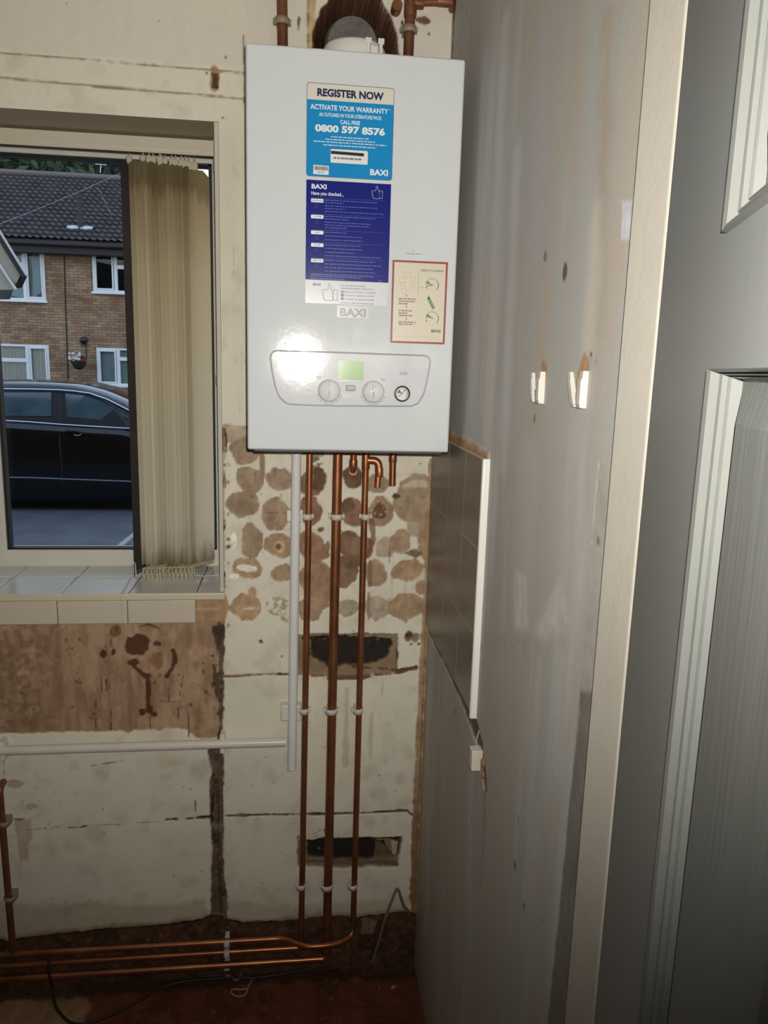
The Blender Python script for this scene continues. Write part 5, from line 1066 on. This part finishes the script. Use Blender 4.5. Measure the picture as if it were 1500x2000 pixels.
# TV aerial, basket, alarm, wires
ab = on_roof(197, 346, .13); t = thing('tv_aerial', 'thin television aerial on the roof ridge opposite', 'aerial', ab); AL = mat('aerial_metal', (170, 176, 182), .4, .5)
tp = at(197, 322, ab.y); put('mast', M().tube([ab, tp], .016, 8), AL, t); put('crossbar', M().tube([at(186, 320.5, ab.y), at(208, 322.5, ab.y)], .018, 8), AL, t)
c_ = at(154, 706, HY-.32); t = thing('hanging_basket', 'dark hanging basket of flowers on the brick house wall', 'hanging basket', c_-Vector((0, 0, .3)))
put('bracket', M().tube([(c_.x+.12, HY, c_.z+.46), (c_.x+.12, HY-.32, c_.z+.46), (c_.x+.1, HY-.34, c_.z+.36)], .014, 8).tube([(c_.x+.12, HY-.01, c_.z+.5), (c_.x+.12, HY-.01, c_.z+.05)], .014, 8), CBL, t)
put('bowl', M().lathe([(.02, -.22), (.13, -.17), (.19, -.06), (.20, .0)], 16, Matrix.Translation(c_)), mat('basket_dark', (44, 38, 34), .9), t)
m = M(); 
for i in range(26): m.ball(c_+Vector((random.uniform(-.17, .17), random.uniform(-.12, .12), random.uniform(.0, .14))), .045, 6)
put('leaves', m, mat('basket_leaf', (64, 76, 60), .8), t); m = M(); m2 = M()
for i in range(16): m.ball(c_+Vector((random.uniform(-.2, .08), random.uniform(-.2, -.1), random.uniform(.02, .22))), .042, 6)
for i in range(5): m2.ball(c_+Vector((random.uniform(.08, .2), random.uniform(-.2, -.1), random.uniform(-.02, .10))), .038, 6)
put('flowers', m, mat('white_petal', (206, 200, 200), .7), t, label='white flowers'); put('flowers', m2, mat('red_petal', (150, 44, 48), .7), t, label='red flowers')
c_ = at(164, 665, HY); T = Matrix.Translation((c_.x, HY, c_.z)) @ Matrix.Rotation(pi/2, 4, 'X')
put('wall_lamp', M().lathe([(.10, 0), (.10, .05), (.07, .09), (0, .10)], 18, T), mat('black_lamp', (24, 24, 26), .4), label='round black lamp on the brick wall above the hanging basket', cat='lamp')
WR = mat('phone_wire', (150, 150, 152), .6)
p0, p1 = at(-30, 449, 17.5), at(236, 338, 19); put('overhead_wire', M().tube([p0, (p0*.66+p1*.34)-Vector((0, 0, .03)), (p0*.33+p1*.67)-Vector((0, 0, .03)), p1], .006, 5), WR, label='long overhead wire crossing the roof diagonally', cat='wire')
p0, p1 = at(191, 366, 19), at(218, 420, 19); put('overhead_wire', M().tube([p0, p1], .005, 5), WR, label='short overhead wire slanting down to the right over the roof', cat='wire')
# ---- neighbouring gable at the left
GY = 13.0; gp = lambda x, y, Y=GY: at(x, y, Y)
t = thing('porch_gable', 'beige gable with a dark sloping roof edge at the far left outside', 'gable roof', (gp(-60, 560).x, GY, GZ))
S0, S1 = gp(-75, 330), gp(53, 540); S0b, S1b = gp(-75, 352), gp(42, 541)
bk = Vector((-.9, 2.4, 0))
m = M(); m.prism([S0, S1, S1b, S0b], [p+bk for p in (S0, S1, S1b, S0b)]); put('roof_edge', m, mat('dark_verge', (46, 40, 38), .7), t)
n_ = (S1-S0).normalized(); m = M().tube([S0+Vector((0, -.02, .01)), S1+Vector((0, -.02, .01))], .022, 8); put('verge_trim', m, mat('pale_verge_trim', (190, 190, 186), .5), t)
BGE = mat('beige_board', (176, 168, 148), .8, var=.25, scale=5)
m = M(); q0 = [gp(-75, 356, GY+.06), gp(40, 536, GY+.06), gp(33, 551, GY+.06), gp(28, 553, GY+.06), gp(0, 516, GY+.06), gp(-75, 410, GY+.06)]; m.prism(q0, [p+bk*.2 for p in q0]); put('bargeboard', m, BGE, t)
m = M(); q0 = [gp(-75, 410, GY+.10), gp(28, 562, GY+.10), gp(26, 566, GY+.10), gp(-75, 566, GY+.10)]; m.prism(q0, [p+bk for p in q0]); m.box((gp(-150, 566).x, GY+.4, GZ), (gp(-85, 566).x, GY+.6, gp(0, 566).z)); put('gable_wall', m, mat('beige_render', (168, 164, 150), .8), t)
put('soffit_trim', M().tube([gp(-75, 404, GY+.04), gp(31, 566, GY+.04)], .028, 8), mat('white_soffit_trim', (206, 204, 198), .5), t)
# ---- trees behind the house
LEAF = [mat('tree_leaf', (46, 62, 40), .8, col2=(26, 38, 26), scale=.6), mat('tree_leaf_pale', (62, 80, 52), .8, col2=(34, 48, 32), scale=.6)]
rdt = random.Random(5)
for k, (px, Y, rx, nm) in enumerate(((-40, 36, 3.4, 'dark tree behind the roof ridge, at the left window edge'), (75, 31, 2.6, 'paler green tree behind the roof ridge, left of the aerial'), (165, 41, 3.4, 'dark tree behind the roof ridge, behind the aerial'), (255, 47, 3.0, 'tree behind the roof ridge, partly hidden by the blind'))):
    c_ = at(px, 330, Y); t = thing('tree', nm, 'tree', (c_.x, Y, GZ)); m = M(); zc_ = c_.z-.2
    if k == 3: c_.x -= .9
    for i in range(2600):
        while True:
            d = Vector((rdt.uniform(-1, 1), rdt.uniform(-1, 1), rdt.uniform(-1, 1)))
            if d.length < 1: break
        d = d*(.6+.4*rdt.random())/max(d.length, .3)*d.length**.4 if d.length > .1 else d
        p = Vector((c_.x, Y, zc_))+Vector((d.x*rx, d.y*2.4, d.z*3.4)); a1_ = Vector((rdt.uniform(-1, 1), rdt.uniform(-1, 1), rdt.uniform(-1, 1))).normalized(); a2_ = a1_.orthogonal().normalized(); s_ = rdt.uniform(.14, .30)
        m.add([p-a1_*s_, p+a2_*s_*.5, p+a1_*s_, p-a2_*s_*.5], [(0, 1, 2, 3)])
    put('foliage', m, LEAF[k % 2], t, recalc=False); put('trunk', M().tube([(c_.x, Y, GZ), (c_.x+.1, Y, zc_-1.5), (c_.x, Y, zc_+1)], [.28, .2, .1], 10), mat('bark', (70, 58, 46), .9), t)
# ---- cars
def interp(x, T_): return float(np.interp(x, [a for a, b in T_], [b for a, b in T_]))
CY = 6.9
def car(off, paint, label, YS=CY, door_detail=True):
    off = Vector(off); L0, L1 = -5.55, -.70; yc = YS+.90
    t = thing('car', label, 'car', Vector(((L0+L1)/2, yc, GZ))+off)
    hwT = [(L0, .62), (L0+.12, .80), (L0+.6, .89), (-3.5, .90), (-2.2, .90), (-1.6, .88), (-1.15, .74), (L1, .5)]
    b1, b2 = at(3, 822, CY+.03), at(250, 838, CY+.03); sl_ = (b2.z-b1.z)/(b2.x-b1.x)
    beltT = [(L0, b1.z+.06), (b1.x, b1.z), (b2.x, b2.z), (-1.55, b2.z-.10), (L1, b2.z-.36)]
    zbT = [(L0, GZ+.36), (L0+.5, GZ+.12), (-1.5, GZ+.10), (L1, GZ+.26)]
    rT = [(at(x, y, CY+.35).x, at(x, y, CY+.35).z) for x, y in ((0, 745), (61, 746), (110, 748), (154, 752), (205, 765), (250, 784))]
    rT = [(L0+.35, interp(L0+.35, beltT)+.0), (L0+.9, rT[0][1]-.22), (L0+1.4, rT[0][1]-.05)]+rT+[(rT[-1][0]+.55, interp(rT[-1][0]+.55, beltT)+.03)]
    O = lambda x, y, z: Vector((x, yc+y, z))+off
    m = M(); X_ = np.linspace(L0, L1, 40); secs = []
    for x in X_:
        hw, zb, zt = interp(x, hwT), interp(x, zbT), interp(x, beltT); h_ = zt-zb
        half = [(0, zb), (hw*.92, zb), (hw*.975, zb+.05), (hw*.975, zb+.10*h_), (hw*.995, zb+.16*h_), (hw, zb+.35*h_), (hw*.995, zb+.62*h_), (hw*.985, zb+.86*h_), (hw*.955, zt-.02), (hw*.93, zt), (0, zt+.03)]
        secs.append([O(x, -y, z) for y, z in half]+[O(x, y, z) for y, z in half[-2:0:-1]])
    n_ = len(secs[0])
    for s_ in secs: m.v += [tuple(p) for p in s_]
    for i in range(len(secs)-1):
        for j in range(n_): m.f.append((i*n_+j, i*n_+(j+1) % n_, (i+1)*n_+(j+1) % n_, (i+1)*n_+j)); m.sm.append(True)
    m.f += [tuple(range(n_)), tuple((len(secs)-1)*n_+j for j in range(n_))]; m.sm += [False, False]
    put('body', m, paint, t)
    yside = lambda x, z: -(interp(x, hwT)*.93-max(0, (z-interp(x, beltT)))*.32)
    m = M(); X2 = np.linspace(rT[0][0], rT[-1][0], 44); secs = []
    for x in X2:
        zr, zt = interp(x, rT), interp(x, beltT); zr = max(zr, zt+.012); e = zr-.05*min(1, (zr-zt)/.1)
        half = [(-yside(x, zt), zt-.02), (-yside(x, (zt+e)/2)+.004, (zt+e)/2), (-yside(x, e), e), (-yside(x, e)-.06, zr-.012), (-yside(x, e)*.55, zr+.012), (0, zr+.02)]
        secs.append([O(x, -y, z) for y, z in half]+[O(x, y, z) for y, z in half[-2::-1]])
    o0 = len(m.v); n_ = len(secs[0])
    for s_ in secs: m.v += [tuple(p) for p in s_]
    for i in range(len(secs)-1):
        for j in range(n_-1): m.f.append((i*n_+j, i*n_+j+1, (i+1)*n_+j+1, (i+1)*n_+j)); m.sm.append(True)
    put('cabin', m, paint, t)
    # glazing on the near side, traced on the door plane
    def side(pts, out, mm, name, lab=None, th=.006):
        W3 = [at(x, y, CY+.07) for x, y in pts]; fr = [O(p.x, yside(p.x, p.z)-out, p.z) for p in W3]; m = M().prism(fr, [p+Vector((0, th+.02, 0)) for p in fr]); return put(name, m, mm, t, lab)
    CG = mat('car_glass', (78, 104, 112), .06, spec=.8, col2=(52, 72, 80), scale=2.5); BT_ = mat('car_black_trim', (16, 16, 18), .4); CH = mat('car_chrome', (214, 220, 226), .15, 1.)
    side([(-2, 762), (55, 762), (109, 764), (140, 767), (170, 771), (205, 783), (250, 805), (285, 828), (286, 838), (250, 836), (117, 829), (-2, 821)], .010, BT_, 'window_surround')
    side([(2.5, 767), (95, 767), (100, 813), (5, 812)], .016, CG, 'rear_door_glass'); side([(123, 769), (160, 773), (198, 786), (248, 809), (272, 822), (272, 826), (131, 815)], .016, CG, 'front_door_glass')
    def strip(pts, r_, mm, name, out=.012, lab=None):
        W3 = [at(x, y, CY+.05) for x, y in pts]; return put(name, M().tube([O(p.x, -(interp(p.x, hwT)*(.995 if p.z < interp(p.x, beltT)-.02 else 1)) - out if p.z < interp(p.x, beltT)-.03 else yside(p.x, p.z)-out, p.z) for p in W3], r_, 8), mm, t, lab)
    strip([(-2, 760.5), (55, 761), (109, 762.5), (140, 765), (170, 769), (205, 781), (250, 803), (286, 827)], .009, CH, 'window_trim', .016); strip([(-2, 821), (60, 824.5), (117, 829), (180, 833), (250, 837), (286, 839)], .010, CH, 'belt_trim', .024)
    strip([(-6, 931), (60, 932), (125, 934.5), (190, 937), (260, 940)], .011, mat('sill_trim', (120, 126, 134), .25, .8), 'sill_trim', .005)
    if door_detail:
        strip([(109, 764), (112, 790), (117, 828), (119, 860), (123, 900), (125, 945)], .006, BT_, 'door_gap', .003)
        strip([(128, 843), (134, 840.5), (150, 841), (162, 843), (166, 845)], .014, BT_, 'door_handle', .03); strip([(148, 848), (156, 850), (164, 846)], .005, CH, 'handle_trim', .03)
    TY = mat('tyre', (24, 24, 26), .8); RM = mat('alloy', (170, 174, 178), .3, .8)
    for x in (L0+.75, -1.40):
        for s_ in (-1, 1):
            T = Matrix.Translation(O(x, s_*.80, GZ+.31)) @ Matrix.Rotation(pi/2*s_, 4, 'X') if False else Matrix.Translation(O(x, s_*.80, GZ+.31)) @ Matrix.Rotation(-pi/2*s_, 4, 'X')
            wh = put('wheel', M().lathe([(.20, -.09), (.29, -.10), (.315, -.05), (.315, .07), (.29, .105), (.20, .09)], 28, T), TY, t); put('rim', M().lathe([(.205, .085), (.19, .07), (.05, .08), (0, .09)], 20, T), RM, wh)
    for s_ in (-1, 1):
        put('wing_mirror', M().ball(O(rT[-2][0]+.24, s_*1.0, interp(rT[-2][0], beltT)+.06), .09, 10, (.7, 1, .75)), paint, t)
        put('headlamp', M().ball(O(L1-.12, s_*.60, interp(L1, beltT)-.02), .11, 10, (1.1, 1.2, .6)), mat('headlamp_glass', (190, 200, 206), .1), t)
    wsx0, wsx1 = rT[-2][0]+.04, rT[-1][0]-.04; q0 = [O(wsx0, -.55, interp(wsx0, rT)+.012), O(wsx0, .55, interp(wsx0, rT)+.012), O(wsx1, .68, interp(wsx1, rT)+.012), O(wsx1, -.68, interp(wsx1, rT)+.012)]
    put('windscreen', M().prism(q0, [p+Vector((0, 0, -.02)) for p in q0]), CG, t)
    return t
BLK = mat('black_car_paint', (9, 9, 12), .15, spec=.4, coat=.35)
car((0, 0, 0), BLK, 'black car with chrome window trim parked outside the window')
car((2.55, 4.2, 0), mat('blue_car_paint', (96, 128, 168), .2, coat=1.), 'pale blue car parked behind the black one', door_detail=False)
